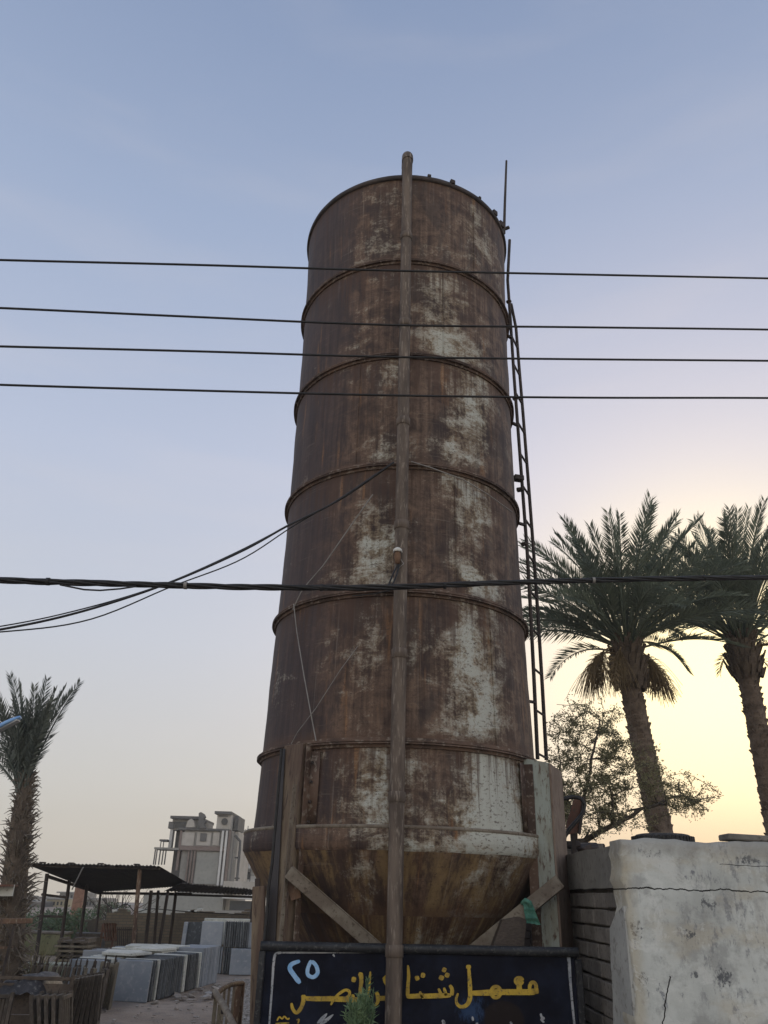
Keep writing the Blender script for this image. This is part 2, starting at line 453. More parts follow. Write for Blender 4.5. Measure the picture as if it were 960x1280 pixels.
# top rim with a domed lid just below it
mb = MB(); R = rr_[0]
mb.lathe([(R - .03, 9.99), (R + .012, 9.99), (R + .016, 10.02), (R + .012, 10.055), (R - .03, 10.055), (R - .03, 9.99)], (AX, AY, 0), 128,
         wob=lambda a, zz: .007 * mnoise.noise(V((cos(a) * 5, sin(a) * 5, 2))))
mb.build('top_rim', M['rust_dark'], silo)
mb = MB(); mb.lathe([(R - .02, 10.0), (.9, 10.03), (.3, 10.05), (0.001, 10.05)], (AX, AY, 0), 96); mb.build('lid', M['rust'], silo)
for px, py, s in ((566, 228, .05), (537, 221, .035), (618, 266, .06), (626, 277, .07), (600, 250, .03)):
    p = P(px, py, 9); a = math.atan2((px - 509) / 125, 1)
    best = None
    for k in range(720):
        aa = k * pi / 360; q = V((AX + R * cos(aa), AY + R * sin(aa), 10.08)); v = q - CAM
        dd = abs(480 + FPX * v.dot(R_) / v.dot(F_) - px)
        if sin(aa) < .1 and (best is None or dd < best[0]): best = (dd, q)
    MB().box(best[1], (s * 1.3, s, s * 1.3), Matrix.Rotation(a, 3, 'Z'), .006).build('rim_lug', M['rust_dark'], silo)
# hopper with its band
mb = MB(); mb.lathe([(1.45, 2.165), (1.545, 2.16), (1.555, 2.145), (1.555, 1.985), (1.53, 1.955)], (AX, AY, 0), 128, rad(-10), rad(327.5),
                    wob=lambda a, zz: .006 * mnoise.noise(V((cos(a) * 5, sin(a) * 5, 7))))
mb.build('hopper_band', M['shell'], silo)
mb = MB(); mb.lathe([(1.45, 2.168), (1.553, 2.163), (1.562, 2.155), (1.562, 2.138), (1.55, 2.13)], (AX, AY, 0), 128, rad(-10), rad(327.5), wob=lambda a, zz: .006 * mnoise.noise(V((cos(a) * 5, sin(a) * 5, 7)))); mb.build('band_lip', M['brace'], silo)  # pale lip: the ledge's highlight is put into its colour
n = 16; prof = [(1.535 + (.28 - 1.535) * k / n, 1.96 + (.0 - 1.5) * k / n) for k in range(n + 1)] + [(.26, .40)]
prof = [(p_ + .11 * sin(pi * max(0, (1.96 - z_)) / 1.5), z_) for p_, z_ in prof]
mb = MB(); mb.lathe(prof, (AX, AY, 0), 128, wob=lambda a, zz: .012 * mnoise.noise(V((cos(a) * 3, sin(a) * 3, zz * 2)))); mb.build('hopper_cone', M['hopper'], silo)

# legs: tapered box columns welded to the outside of the lowest ring
def leg(a_deg, ztop, w_t, w_r, splay, mats, name='leg', rin=1.43, taper=1.0, cap=.03):
    a = rad(a_deg); rv = V((sin(a), -cos(a), 0)); tv = V((cos(a), sin(a), 0))
    c = V((AX, AY, 0)); mb = MB()
    def ring(z, sc):
        k = (ztop - z) / ztop; b = c + tv * splay * k
        return [b + rv * rin + tv * -w_t / 2, b + rv * rin + tv * w_t / 2, b + rv * (rin + w_r * sc) + tv * w_t / 2, b + rv * (rin + w_r * sc) - tv * w_t / 2]
    zs = [0, ztop * .33, ztop * .66, ztop]; vs_ = []
    for z in zs:
        rg = ring(z, taper if z == ztop else taper + (1 - taper) * (1 - z / ztop))
        vs_ += [p + V((0, 0, z - (cap if (z == ztop and i in (2, 3)) else 0))) for i, p in enumerate(rg)]
    fs = []
    for i in range(3):
        for k in range(4):
            fs.append((i * 4 + k, i * 4 + (k + 1) % 4, (i + 1) * 4 + (k + 1) % 4, (i + 1) * 4 + k))
    fs.append((12, 13, 14, 15)); fs.append((3, 2, 1, 0))
    mb.add(vs_, fs)
    L = mb.build(name, mats[0], silo)
    return L, a, rv, tv, ring
L1, a, rv, tv, ring = leg(-41, 2.90, .25, .20, -.02, (M['brown_leg'],), taper=.55)
# dark face plate on the outer face of that leg and a bolted flange strip beside it
mb = MB(); o_ = .006
q0, q1 = ring(0, 1), ring(2.86, .6)
q0[2] = q0[3].lerp(q0[2], .98); q1[2] = q1[3].lerp(q1[2], .12)
mb.add([q0[3] + rv * o_, q0[2] + rv * o_, q1[2] + rv * o_ + V((0, 0, 2.84)), q1[3] + rv * o_ + V((0, 0, 2.84)),
        q0[3] + rv * .012, q0[2] + rv * .012, q1[2] + rv * .012 + V((0, 0, 2.84)), q1[3] + rv * .012 + V((0, 0, 2.84))],
       [(4, 5, 6, 7), (0, 3, 2, 1), (0, 1, 5, 4), (1, 2, 6, 5), (2, 3, 7, 6), (3, 0, 4, 7)])
mb.build('face_plate', M['dark_leg'], L1)
mb = MB(); mb.bar(V((AX, AY, 0)) + rv * 1.50 + tv * .155 + V((0, 0, 1.2)), V((AX, AY, 0)) + rv * 1.50 + tv * .165 + V((0, 0, 2.86)), .014, .06, rv, .003)
mb.build('flange_strip', M['flange'], L1)
for k in range(5):
    p = V((AX, AY, 0)) + rv * 1.485 + tv * .195 + V((0, 0, 2.70 - k * .17)); MB().tube([p, p + tv * .018], .014, 7).build('bolt', M['rust_dark'], L1)
mb = MB(); mb.bar(V((AX, AY, 0)) + rv * 1.655 + tv * .127 + V((0, 0, 1.1)), V((AX, AY, 0)) + rv * 1.615 + tv * .13 + V((0, 0, 2.5)), .012, .035, rv)
mb.build('edge_strip', M['brace'], L1)

L2, a2, rv2, tv2, ring2 = leg(67, 2.86, .54, .24, .0, (M['green_leg'],), taper=1.0, cap=.05)
mb = MB(); mb.bar(V((AX, AY, 0)) + rv2 * 1.683 - tv2 * .004, V((AX, AY, 0)) + rv2 * 1.683 - tv2 * .004 + V((0, 0, 2.80)), .556, .022, rv2, .004)
mb.build('edge_strip', M['edge_tan'], L2)
mb = MB(); mb.bar(V((AX, AY, 0)) + rv2 * 1.475 - tv2 * .279 + V((0, 0, .0)), V((AX, AY, 0)) + rv2 * 1.475 - tv2 * .279 + V((0, 0, 2.80)), .085, .016, tv2, .003)
mb.build('flange_strip', M['flange'], L2)
leg(178, 2.86, .25, .22, .0, (M['brown_leg'],))
# doubling plates beside the legs (stand a little proud of the lowest ring)
for a0, a1, m_ in ((-34.5, -30.5, 'flange'), (51.5, 55.0, 'flange')):
    mb = MB(); aa0, aa1 = rad(a0) - pi / 2, rad(a1) - pi / 2
    mb.lathe([(1.46, 2.175), (1.484, 2.175), (1.472, 2.80), (1.45, 2.80)], (AX, AY, 0), 6, aa0, aa1); mb.build('doubler_plate', M[m_], silo)
# braces from the legs towards the hopper mouth
def brace(p0, p1, w_, d_, mat):
    mb = MB(); mb.bar(p0, p1, w_, .012, (0, -1, .3), .002)
    z = (V(p1) - V(p0)).normalized(); up = z.cross(V((0, -1, .3)).cross(z).normalized())
    mb2 = MB(); side = V((0, -1, .3)).cross(z).normalized()
    mb.bar(V(p0) + side * w_ / 2 - V((0, -.03, 0)), V(p1) + side * w_ / 2 - V((0, -.03, 0)), .012, d_, (0, -1, .3), .002)
    return mb.build('brace', mat, silo)
brace(P(360, 1090, 7.50), P(486, 1200, 7.80), .10, .07, M['brace'])
brace(P(700, 1101, 7.86), P(574, 1204, 7.98), .12, .07, M['brace'])
# gusset plate under the left leg
mb = MB(); mb.hull_prism([P(356, 1085, 7.60), P(374, 1098, 7.60), P(376, 1122, 7.60), P(364, 1126, 7.60), P(357, 1104, 7.60)], (0, .012, 0)); mb.build('gusset', M['rust'], silo)

# side post of the frame, taller hose running down beside it
pst = empty('steel_post', G(323, 1330), 'brown steel post standing at the gravel edge beside the silo hopper', 'post')
mb = MB(); p0 = P(321, 1280, 7.7); p1 = P(324, 1108, 7.7); dn = (p0 - p1).normalized()
mb.bar(p1, p1 + dn * ((p1.z + .02) / -dn.z), .105, .10, (0, -1, 0), .006); mb.build('shaft', M['brown_leg'], pst)
mb = MB(); mb.bar(P(322, 1112, 7.68), P(322, 1098, 7.68), .045, .03, (0, -1, 0), .003); mb.build('tab', M['rust_dark'], pst)
mb = MB(); pts = [P(*q, 7.45) for q in ((352, 936), (346, 1010), (340, 1080), (335, 1115), (334, 1140), (330, 1180), (325, 1230), (321, 1290), (318, 1340))]
mb.tube(pts, .013, 6); o = mb.build('hanging_cable', M['wire']); tag(o, 'thin black cable hanging down the rusty silo leg beside the sign', 'cable')

# ladder on the far side of the shell
lad = empty('access_ladder', (1.75, 9.2, 2.86), 'narrow rusty ladder climbing the silo wall on its sunny side', 'ladder')
def rail(pix, Y): return [P(x, y, Y) for x, y in pix]
near = [(672, 949), (668, 860), (663.5, 770), (659, 690), (653, 610), (647, 530), (642.5, 470), (638, 400), (634.5, 350), (637, 300)]
far = [(683, 950), (678, 860), (672.5, 770), (667, 690), (661, 610), (654, 520), (649, 460), (645, 410), (639, 380)]
YN, YF = 8.95, 9.25
MB().tube(rail(near, YN), .022, 7).build('rail', M['rust_dark'], lad)
MB().tube(rail(far, YF), .022, 7).build('rail', M['rust_dark'], lad)
def interp(pts, z):
    for a_, b_ in zip(pts, pts[1:]):
        if min(a_.z, b_.z) <= z <= max(a_.z, b_.z):
            t = (z - a_.z) / (b_.z - a_.z); return a_.lerp(b_, t)
rn, rf = rail(near, YN), rail(far, YF)
z = 3.05
while z < 8.7:
    a_, b_ = interp(rn, z), interp(rf, z)
    if a_ and b_: MB().tube([a_, b_], .014, 6).build('rung', M['rust_dark'], lad)
    z += .47
for zz in (3.6, 5.78, 7.22, 8.64):
    a_ = interp(rn, zz)
    if a_: MB().bar(a_, V((AX + 1.39 * cos(-.02), AY - .03, zz)), .04, .025, (0, 0, 1)).build('wall_bracket', M['rust_dark'], lad)
for px_, py_, s_ in ((648, 598, .09), (650, 612, .06), (655, 680, .05), (634, 285, .05), (636, 377, .05), (644, 498, .05)):
    MB().box(P(px_, py_, 8.95), (s_, s_ * 1.4, s_ * .8), Matrix.Rotation(s_ * 20, 3, 'Z'), .008).build('fitting', M['rust_dark'], lad)
o = MB().tube([P(630, 292, 8.8), P(631, 255, 8.8), P(633, 201, 8.8)], [.022, .02, .016], 7).build('lightning_rod', M['rust_dark'])
tag(o, 'thin black rod standing up from the silo rim near the ladder', 'rod')

# fill pipe in front of the shell
pp = empty('fill_pipe', G(489, 1420), 'long brown vertical steel pipe rising before the silo and past its rim', 'pipe')
xb, Yp = P(491.5, 1275, 7.28), 7.28
pt, pb = P(509.5, 200, 7.28), None
dv = (xb - pt); k = pt.z / -dv.z; pb = pt + dv * k
segs = [0, .12, .235, .36, .49, .61, .74, .87, 1]
for i in range(len(segs) - 1):
    MB().tube([pb.lerp(pt, segs[i]), pb.lerp(pt, segs[i + 1])], .066 - .0006 * i, 18).build('pipe_length', M['pipe'], pp)
mb = MB()
for s_ in segs[1:-1]:
    c = pb.lerp(pt, s_); mb.tube([c - V((0, 0, .045)), c - V((0, 0, .04)), c + V((0, 0, .04)), c + V((0, 0, .045))], [.068, .0735, .0735, .068], 18)
    mb.build('coupling', M['pipe'], pp); mb = MB()
bend = []
for k in range(9):
    a = k / 8 * rad(100); bend.append(pt + V((0, .26 * (1 - cos(a)), .22 * sin(a) - .02)))
MB().tube(bend, .072, 18).build('elbow', M['pipe'], pp)
MB().tube([bend[-1], bend[-1] + V((0, .10, -.02)), V((AX, 7.9, 9.98))], .07, 14).build('elbow_outlet', M['pipe'], pp)
for zz in (9.7, 7.22, 5.78, 2.87):
    t = (zz - pb.z) / (pt.z - pb.z); c = pb.lerp(pt, t)
    MB().box(c + V((0, .14, 0)), (.045, .26, .05), None, .004).build('pipe_clamp', M['rust_dark'], pp)
# lamp holder clipped to the pipe with slack leads
c = P(497, 690, 7.18)
lh = empty('pipe_lamp', c, 'small white capped lamp holder clipped to the tall pipe', 'lamp')
mb = MB(); mb.lathe([(.002, .045), (.022, .042), (.042, .026), (.048, .0), (.04, -.004)], c, 16); mb.build('cap', mottled('white_enamel', (.62, .62, .60), (.5, .5, .48), 6), lh)
mb = MB(); mb.lathe([(.03, .0), (.034, -.06), (.022, -.12), (.001, -.125)], c, 12); mb.build('socket', M['rust'], lh)
mb = MB(); mb.tube([c + V((.02, .02, -.05)), c + V((.06, .0, -.12)), c + V((.02, -.02, -.17)), c + V((-.01, .03, -.1))], .005, 5); mb.build('lead', M['wire_bare'], lh)
for dx, e in ((0, 0), (5, 1)):
    o = MB().tube([P(497 + dx * .4, 706, 7.16), P(491 + dx, 718, 7.10), P(487 + dx, 728, 6.9), P(484 + dx * .6, 736, 6.62)], .008, 6).build('lamp_lead', M['wire'])
    tag(o, ['black lead drooping from the pipe lamp to the cable bundle', 'second black lead beside it, hanging closer to the pipe'][e], 'cable')

# ------------------------------------------------------------------ cables
def wire(name, pix, Ys, r, label, mat='wire', cat='cable', group=None, n=48):
    pts = []
    for i in range(n + 1):
        t = i / n * (len(pix) - 1); k = min(int(t), len(pix) - 2); u = t - k
        # Catmull-Rom through the pixels
        p = [V(pix[max(0, min(len(pix) - 1, k + j))] ) for j in (-1, 0, 1, 2)]
        q = .5 * ((2 * p[1]) + (p[2] - p[0]) * u + (2 * p[0] - 5 * p[1] + 4 * p[2] - p[3]) * u * u + (3 * p[1] - p[0] - 3 * p[2] + p[3]) * u ** 3)
        tt = i / n; Y = Ys[0] + (Ys[1] - Ys[0]) * tt
        pts.append(P(q.x, q.y, Y))
    o = MB().tube(pts, r, 6).build(name, M[mat]); tag(o, label, cat, group); return pts
gw = 'bare power lines strung across the silo'
wire('power_line', [(-150, 320), (0, 325), (240, 331), (480, 338), (720, 343), (960, 348), (1120, 352)], (5.4, 6.6), .0115, 'topmost thin black power line crossing the second plate ring of the silo', group=gw)
wire('power_line', [(-150, 380), (0, 385), (240, 396), (480, 406), (720, 409), (960, 412), (1120, 416)], (5.4, 6.6), .0115, 'thin black power line, next below the topmost, crossing the third plate ring', group=gw)
wire('power_line', [(-150, 429), (0, 433), (240, 439), (480, 446), (720, 449), (960, 451), (1120, 453)], (5.4, 6.6), .0115, 'thin black power line just above the lowest of the four lines', group=gw)
wire('power_line', [(-150, 475), (0, 481), (240, 488), (480, 494), (720, 497), (960, 497.5), (1120, 500)], (5.4, 6.6), .0115, 'lowest of the four thin black power lines across the silo', group=gw)
# twisted bundle
cb = empty('cable_bundle', P(480, 735, 6.4), 'thick twisted bundle of black cables passing before the silo and palms', 'cable bundle')
pix = [(-160, 716), (0, 725), (160, 730), (320, 734), (480, 734), (640, 728), (800, 724), (960, 722), (1120, 722)]
n = 150
for s_ in range(4):
    pts = []
    for i in range(n + 1):
        t = i / n * (len(pix) - 1); k = min(int(t), len(pix) - 2); u = t - k
        p = [V(pix[max(0, min(len(pix) - 1, k + j))]) for j in (-1, 0, 1, 2)]
        q = .5 * ((2 * p[1]) + (p[2] - p[0]) * u + (2 * p[0] - 5 * p[1] + 4 * p[2] - p[3]) * u * u + (3 * p[1] - p[0] - 3 * p[2] + p[3]) * u ** 3)
        Y = 5.3 + 2.5 * i / n
        a = i * .33 + s_ * pi / 2 + .8 * mnoise.noise(V((i * .05, s_, 0))); rad_ = .0145 * (1 + .35 * mnoise.noise(V((i * .09, s_ * 3, 5))))
        pts.append(P(q.x, q.y, Y) + V((0, cos(a), sin(a))) * rad_)
    MB().tube(pts, .0125, 6).build('strand', M['wire'], cb)
for px_, py_ in ((60, 727), (232, 732), (402, 734.5), (556, 732), (742, 725.5), (880, 722.5)):
    c = P(px_, py_, 5.3 + 2.5 * (px_ + 160) / 1280); MB().tube([c - V((.012, 0, 0)), c + V((.012, 0, 0))], .031, 10).build('cable_tie', M['wire_bare'] if px_ in (232, 742) else M['wire'], cb)
MB().tube([P(x, y, 5.75) for x, y in ((75, 731), (105, 737), (125, 738), (150, 736), (170, 733))], .007, 5).build('loose_strand', M['wire'], cb)
# service drops from the silo to the street pole at the left
gd = 'service cables dropping from the silo'
wire('service_cable', [(492, 578), (420, 627), (360, 657), (300, 690), (205, 731), (100, 765), (0, 787), (-150, 810)], (7.2, 6.2), .0105, 'thickest service cable sagging from the tall pipe past the cable bundle', group=gd)
wire('service_cable', [(488, 582), (425, 625), (362, 656), (290, 693), (200, 732), (100, 762), (0, 783), (-150, 803)], (7.25, 6.4), .006, 'thin service cable hugging the upper side of the thickest one', group=gd)
wire('service_cable', [(470, 592), (420, 626), (366, 658), (300, 700), (215, 733), (110, 775), (0, 790), (-150, 798)], (7.3, 6.0), .006, 'thin service cable hanging lowest under the other service cables', group=gd)
# tie wires lying on the shell
def on_shell(px, py, off=.02):
    R = 1.43 + off + .03; d = ray(px, py)
    ox, oy = CAM.x - AX, CAM.y - AY
    A = d.x ** 2 + d.y ** 2; B = 2 * (ox * d.x + oy * d.y); C_ = ox * ox + oy * oy - R * R
    D = B * B - 4 * A * C_
    t = (-B - math.sqrt(max(D, 0))) / (2 * A); return CAM + d * t
def shell_wire(pix, r, label, mat):
    pts = []
    for (x0, y0), (x1, y1) in zip(pix, pix[1:]):
        for k in range(10): pts.append(on_shell(x0 + (x1 - x0) * k / 10, y0 + (y1 - y0) * k / 10))
    pts.append(on_shell(*pix[-1]))
    tag(MB().tube(pts, r, 5).build('tie_wire', M[mat]), label, 'wire', 'tie wires on the silo shell')
shell_wire([(466, 618), (440, 655), (404, 707), (378, 737), (366, 762)], .007, 'grey tie wire slanting down the silo above the cable bundle', 'wire_bare')
shell_wire([(367, 755), (371, 790), (380, 845), (390, 900), (395, 926)], .006, 'pale tie wire hanging almost straight down to the bolted leg', 'wire_bare')
shell_wire([(447, 808), (425, 838), (395, 885), (372, 915), (364, 930)], .004, 'hair thin tie wire slanting across the dark shell below the bundle', 'wire_bare')
shell_wire([(514, 577), (540, 585), (580, 600), (610, 618), (640, 640)], .007, 'tie wire sloping from the tall pipe towards the ladder along a flange', 'wire_bare')
shell_wire([(440, 745), (470, 742), (486, 738), (489, 728)], .006, 'short loop of wire under the cable bundle beside the pipe', 'wire')

# ------------------------------------------------------------------ painted sign
YS = 7.40
sg = empty('painted_sign', P(525, 1330, YS), 'dark navy painted metal sign with yellow Arabic lettering before the silo', 'sign')
def sign_material():
    mt, g, b = material('sign_navy')
    v = g.coord(); x, y, z = g.sep(v)
    n1 = g.noise(v, 3, 7, .6); n2 = g.noise(g.scale(v, (9, 1, 1)), 3, 6, .6); n3 = g.noise(v, 14, 6, .65)
    col = g.mix(g.step(n1, .4, .65), (.0055, .0062, .012), (.011, .014, .027))
    # rubbed blue patch and brown smudge in the lower middle
    def blob(cx, cz, rx, rz):
        dx = g.math('DIVIDE', g.math('SUBTRACT', x, cx), rx); dzz = g.math('DIVIDE', g.math('SUBTRACT', z, cz), rz)
        return g.math('SQRT', g.math('ADD', g.math('MULTIPLY', dx, dx), g.math('MULTIPLY', dzz, dzz)))
    O = WLOC[sg.name]
    c1 = P(590, 1263, YS) - O; c2 = P(630, 1275, YS) - O
    b1 = g.step(g.math('ADD', blob(c1.x, c1.z, .17, .13), g.math('MULTIPLY', g.noise(g.scale(v, (2.2, 1, .8)), 12, 8, .75), 3.2)), 2.45, 1.75)
    b2 = g.step(g.math('ADD', blob(c2.x, c2.z, .16, .13), g.math('MULTIPLY', n1, .6)), 1.35, 1.2)
    col = g.mix(g.math('MULTIPLY', b1, .8), col, (.028, .055, .12)); col = g.mix(b2, col, (.016, .012, .012))
    scr = g.step(g.noise(g.scale(v, (30, 1, 2.2)), 1.3, 5, .6), .64, .74)
    col = g.mix(g.math('MULTIPLY', scr, .35), col, (.06, .075, .10))
    dust = g.step(n3, .55, .8)
    col = g.mix(g.math('MULTIPLY', dust, .07), col, (.12, .12, .13))
    finish(g, b, col, .75, 0, n3, .15, .004, .08)
    return mt
M['sign'] = sign_material()
M['sign_frame'] = mottled('sign_frame', (.010, .011, .014), (.022, .024, .028), 6, (.06, .06, .06), .55, .25)
M['yellow'] = mottled('lettering_yellow', (.44, .30, .035), (.27, .18, .03), 9, (.13, .10, .04), .6, .2, lo=.4, hi=.62)
M['white_paint'] = mottled('lettering_white', (.36, .37, .39), (.22, .24, .27), 7, (.035, .037, .045), .6, .2)
M['blue_paint'] = mottled('lettering_blue', (.16, .34, .60), (.30, .46, .66), 12, None, .6, .2)
bl, br = P(331, 1178, YS), P(720, 1181, YS)
xl, xr, zt = bl.x, br.x, bl.z - .03
zb = .18
mb = MB(); mb.box(((xl + xr) / 2, YS + .012, (zt + zb) / 2), (xr - xl, .02, zt - zb), None, .003); mb.build('board', M['sign'], sg)
mb = MB(); rt = .036
mb.tube([(xl - .03, YS - .004, zt + .005), (xr + .012, YS - .004, zt + .02)], rt, 14); mb.build('top_tube', M['sign_frame'], sg)
for x in (xl - .012, xr + .006):
    MB().box((x, YS - .006, (zt + zb) / 2 - .03), (.05, .05, zt - zb), None, .006).build('side_bar', M['sign_frame'], sg)
for x in (xl + .02, xr - .02): MB().box((x, YS + .05, .57), (.05, .05, 1.16), None, .005).build('leg', M['sign_frame'], sg)
# lettering: brush strokes laid on the board as thin ribbons with round ends
def onboard(px, py):
    q = P(px, py, YS); return q
def ribbon(mb, pts, wd, layer=0):
    pts2 = []
    # smooth
    for i in range(len(pts) - 1):
        p = [V(pts[max(0, min(len(pts) - 1, i + j))]) for j in (-1, 0, 1, 2)]
        for k in range(6):
            u = k / 6
            pts2.append(.5 * ((2 * p[1]) + (p[2] - p[0]) * u + (2 * p[0] - 5 * p[1] + 4 * p[2] - p[3]) * u * u + (3 * p[1] - p[0] - 3 * p[2] + p[3]) * u ** 3))
    pts2.append(V(pts[-1]))
    W = wd if isinstance(wd, (list, tuple)) else [wd, wd]
    L_, R2 = [], []
    N_ = len(pts2)
    for i, p in enumerate(pts2):
        t = (pts2[min(i + 1, N_ - 1)] - pts2[max(0, i - 1)]); t.normalize(); nrm = V((-t.y, t.x))
        f = i / (N_ - 1) * (len(W) - 1); k = min(int(f), len(W) - 2); h = (W[k] + (W[k + 1] - W[k]) * (f - k)) / 2
        h *= 1 + .10 * mnoise.noise(V((p.x * .3, p.y * .3, layer)))
        e = min(i, N_ - 1 - i); h *= (.55, .85, 1)[min(e, 2)]
        L_.append(p + nrm * h); R2.append(p - nrm * h)
    outl = [onboard(q.x, q.y) + V((0, -.002 - layer * .0012, 0)) for q in L_ + R2[::-1]]
    n_ = len(outl); mb.add(outl, [(i, i + 1, n_ - 2 - i, n_ - 1 - i) for i in range(N_ - 1)])
def z5(*uv): return [(320 + u / 4.571, 1160 + v / 4.571) for u, v in uv]
def z6(*uv): return [(520 + u / 4.571, 1160 + v / 4.571) for u, v in uv]
def ring_(cx, cy, rx, ry, a0=0, n_=10): return [(cx + rx * cos(a0 + 2 * pi * k / n_), cy + ry * sin(a0 + 2 * pi * k / n_)) for k in range(n_ + 1)]
mb = MB()
ys_ = [
    (z5((270, 382), (272, 410), (258, 455), (232, 484), (210, 462), (203, 428)), [6, 5, 4.5, 3.2]),      # ra
    (z5((268, 402), (340, 404), (430, 404), (520, 408), (600, 412), (640, 410)), [5.5, 6.5, 7, 6.5]),     # base of the word
    (z5((428, 440), (448, 402), (480, 372), (512, 354), (534, 364), (530, 388), (505, 402)), [2.5, 3.5, 3.6, 3.5]),  # sad loop
    (z5((420, 390), (428, 404)), [4, 4]), (z5((552, 378), (556, 404)), [4, 5]),
    (z5((598, 258), (602, 300), (596, 360), (594, 408)), [6, 5, 4.5, 5]),                                 # nun / lam
    (z5((546, 292), (572, 296)), [7, 6]), (z5((586, 262), (610, 268)), [5, 5]),
    (z5((654, 248), (648, 300), (644, 350), (640, 412)), [2.4, 3.6, 4, 4.5]),                             # alef
    (z5((688, 366), (696, 390), (694, 425), (676, 446)), [5, 5, 4, 2.5]),
    (z5((690, 402), (730, 402), (790, 402), (826, 398)), [6, 6.5, 6.5, 4]),
    (z5((760, 255), (738, 288), (742, 312), (770, 352)), [3, 4.5, 5, 4.5]), (z5((726, 282), (752, 300)), [5, 5]),
    (z5((868, 212), (872, 270), (868, 330), (866, 392)), [2.6, 4, 4.4, 5]),                               # tall alef
    (z5((860, 390), (905, 389), (950, 386)) + z6((40, 389), (110, 387), (200, 384)), [5.5, 6.5, 6.5, 6]),
    (z6((-5, 290), (18, 282)), [6.5, 5.5]), (z6((28, 268), (52, 272)), [6.5, 5.5]), (z6((22, 362), (30, 388)), [3, 4]),
    (z6((128, 345), (140, 372), (146, 386)), [3, 4, 4]), (z6((160, 340), (168, 370), (172, 386)), [3, 4, 4]),
    (z6((192, 326), (206, 350), (204, 386)), [4, 4.6, 5]),
    (z6((132, 278), (158, 290)), [6, 6]), (z6((166, 264), (190, 274)), [6, 6]), (z6((150, 234), (172, 244)), [6, 6]),
    (z6((300, 212), (304, 270), (308, 340), (308, 400), (290, 438), (258, 450), (234, 432), (230, 402), (240, 372)), [3, 5.2, 5.6, 5, 3.6, 2.6]),
    (z6((286, 222), (314, 222)), [5, 5]),
    (z6((305, 372), (390, 370), (470, 366), (560, 366), (640, 366), (686, 362)), [6, 7.5, 7.5, 7.5, 8]),
    (z6(*ring_(456, 366, 27, 32)), [4.4, 4.4]),
    (z6(*ring_(588, 302, 15, 14)), [6.5, 6.5]), (z6((588, 312), (590, 362)), [6.5, 7]),
    (z6(*ring_(668, 340, 19, 30)), [4.6, 4.6]), (z6((684, 330), (690, 376)), [4.5, 6]),
    (z5((120, 530), (134, 508), (150, 518), (162, 505), (180, 520), (192, 514)), [2, 2]), (z5((112, 545), (190, 542)), [1.6, 1.6]),
    (z5((232, 526), (246, 522), (240, 545)), [2, 2]),
]
for i, (pts, wd) in enumerate(ys_): ribbon(mb, pts, wd, i % 5)
mb.build('yellow_lettering', M['yellow'], sg)
mb = MB()
ribbon(mb, z5((252, 188), (205, 206), (194, 232), (216, 268), (252, 316)), [4.5, 5.5, 6, 6], 0)
ribbon(mb, z5((316, 184), (296, 232), (298, 268), (328, 280), (352, 256), (344, 216), (318, 188)), [4.5, 5, 5, 4.6], 1)
mb.build('blue_number', M['blue_paint'], sg)
mb = MB()
ribbon(mb, [(336, 1290), (337, 1275), (340, 1235), (342, 1205), (344.5, 1193), (352, 1190.5)], [2.2, 2.6, 3.2, 3.5], 0)
ribbon(mb, [(348, 1190.8), (400, 1190.6), (480, 1190.2), (560, 1189.4), (640, 1188.6), (690, 1187.6), (703, 1188)], [2.4, 2.0, 2.4, 2.2, 2.6], 1)
ribbon(mb, [(698, 1187.8), (708, 1189), (711, 1200), (713, 1230), (716, 1262), (719, 1292)], [2.6, 4.4, 3.0, 2.6], 2)
ribbon(mb, z5((350, 545), (380, 516), (406, 488)), [2, 5, 1.5], 0); ribbon(mb, z5((362, 552), (400, 528), (442, 494)), [2, 5, 1.5], 1)
ribbon(mb, z6((712, 488), (718, 508), (730, 516), (716, 522), (732, 540)), [2.5, 3, 2.5], 0)
ribbon(mb, z6((150, 525), (158, 540), (154, 560)), [3, 4, 3], 1); ribbon(mb, z6((322, 505), (326, 530)), [2.4, 3], 2)
ribbon(mb, z6((540, 534), (546, 552)), [3, 3], 3); ribbon(mb, z6((345, 540), (352, 556)), [3, 3], 4)
ribbon(mb, z5((440, 150), (450, 165)), [3, 1], 3); ribbon(mb, z5((832, 146), (838, 166)), [2.5, 1], 3)
mb.build('white_lettering', M['white_paint'], sg)

# ------------------------------------------------------------------ leaves
def leaf_material(name, c1, c2, trans=.25, scale=2.5):
    mt, g, b = material(name)
    n1 = g.noise(g.coord(), scale, 4, .6); n2 = g.noise(g.coord(), scale * 9, 2, .5)
    col = g.mix(g.step(g.math('ADD', g.math('MULTIPLY', n1, .6), g.math('MULTIPLY', n2, .4)), .38, .62), c1, c2)
    finish(g, b, col, .6, 0, None, spec=.3)
    tr = g.n('ShaderNodeBsdfTranslucent'); g.L.new(col, tr.inputs[0])
    mx = g.n('ShaderNodeMixShader'); mx.inputs[0].default_value = trans
    out = [n_ for n_ in mt.node_tree.nodes if n_.type == 'OUTPUT_MATERIAL'][0]
    g.L.new(b.outputs[0], mx.inputs[1]); g.L.new(tr.outputs[0], mx.inputs[2]); g.L.new(mx.outputs[0], out.inputs[0])
    return mt
M['frond'] = leaf_material('palm_frond', (.115, .138, .105), (.185, .215, .155), .36)
M['frond_l'] = leaf_material('palm_frond_grey', (.075, .092, .082), (.12, .14, .122), .2)
M['dry'] = leaf_material('dry_frond', (.17, .125, .07), (.27, .20, .11), .3)
M['shrub'] = leaf_material('shrub_leaf', (.15, .15, .08), (.25, .235, .135), .4, 4)
M['feather'] = leaf_material('feathery_leaf', (.10, .165, .085), (.18, .26, .135), .3, 6)
M['hedge'] = leaf_material('hedge_leaf', (.05, .085, .045), (.10, .14, .075), .2, 1)
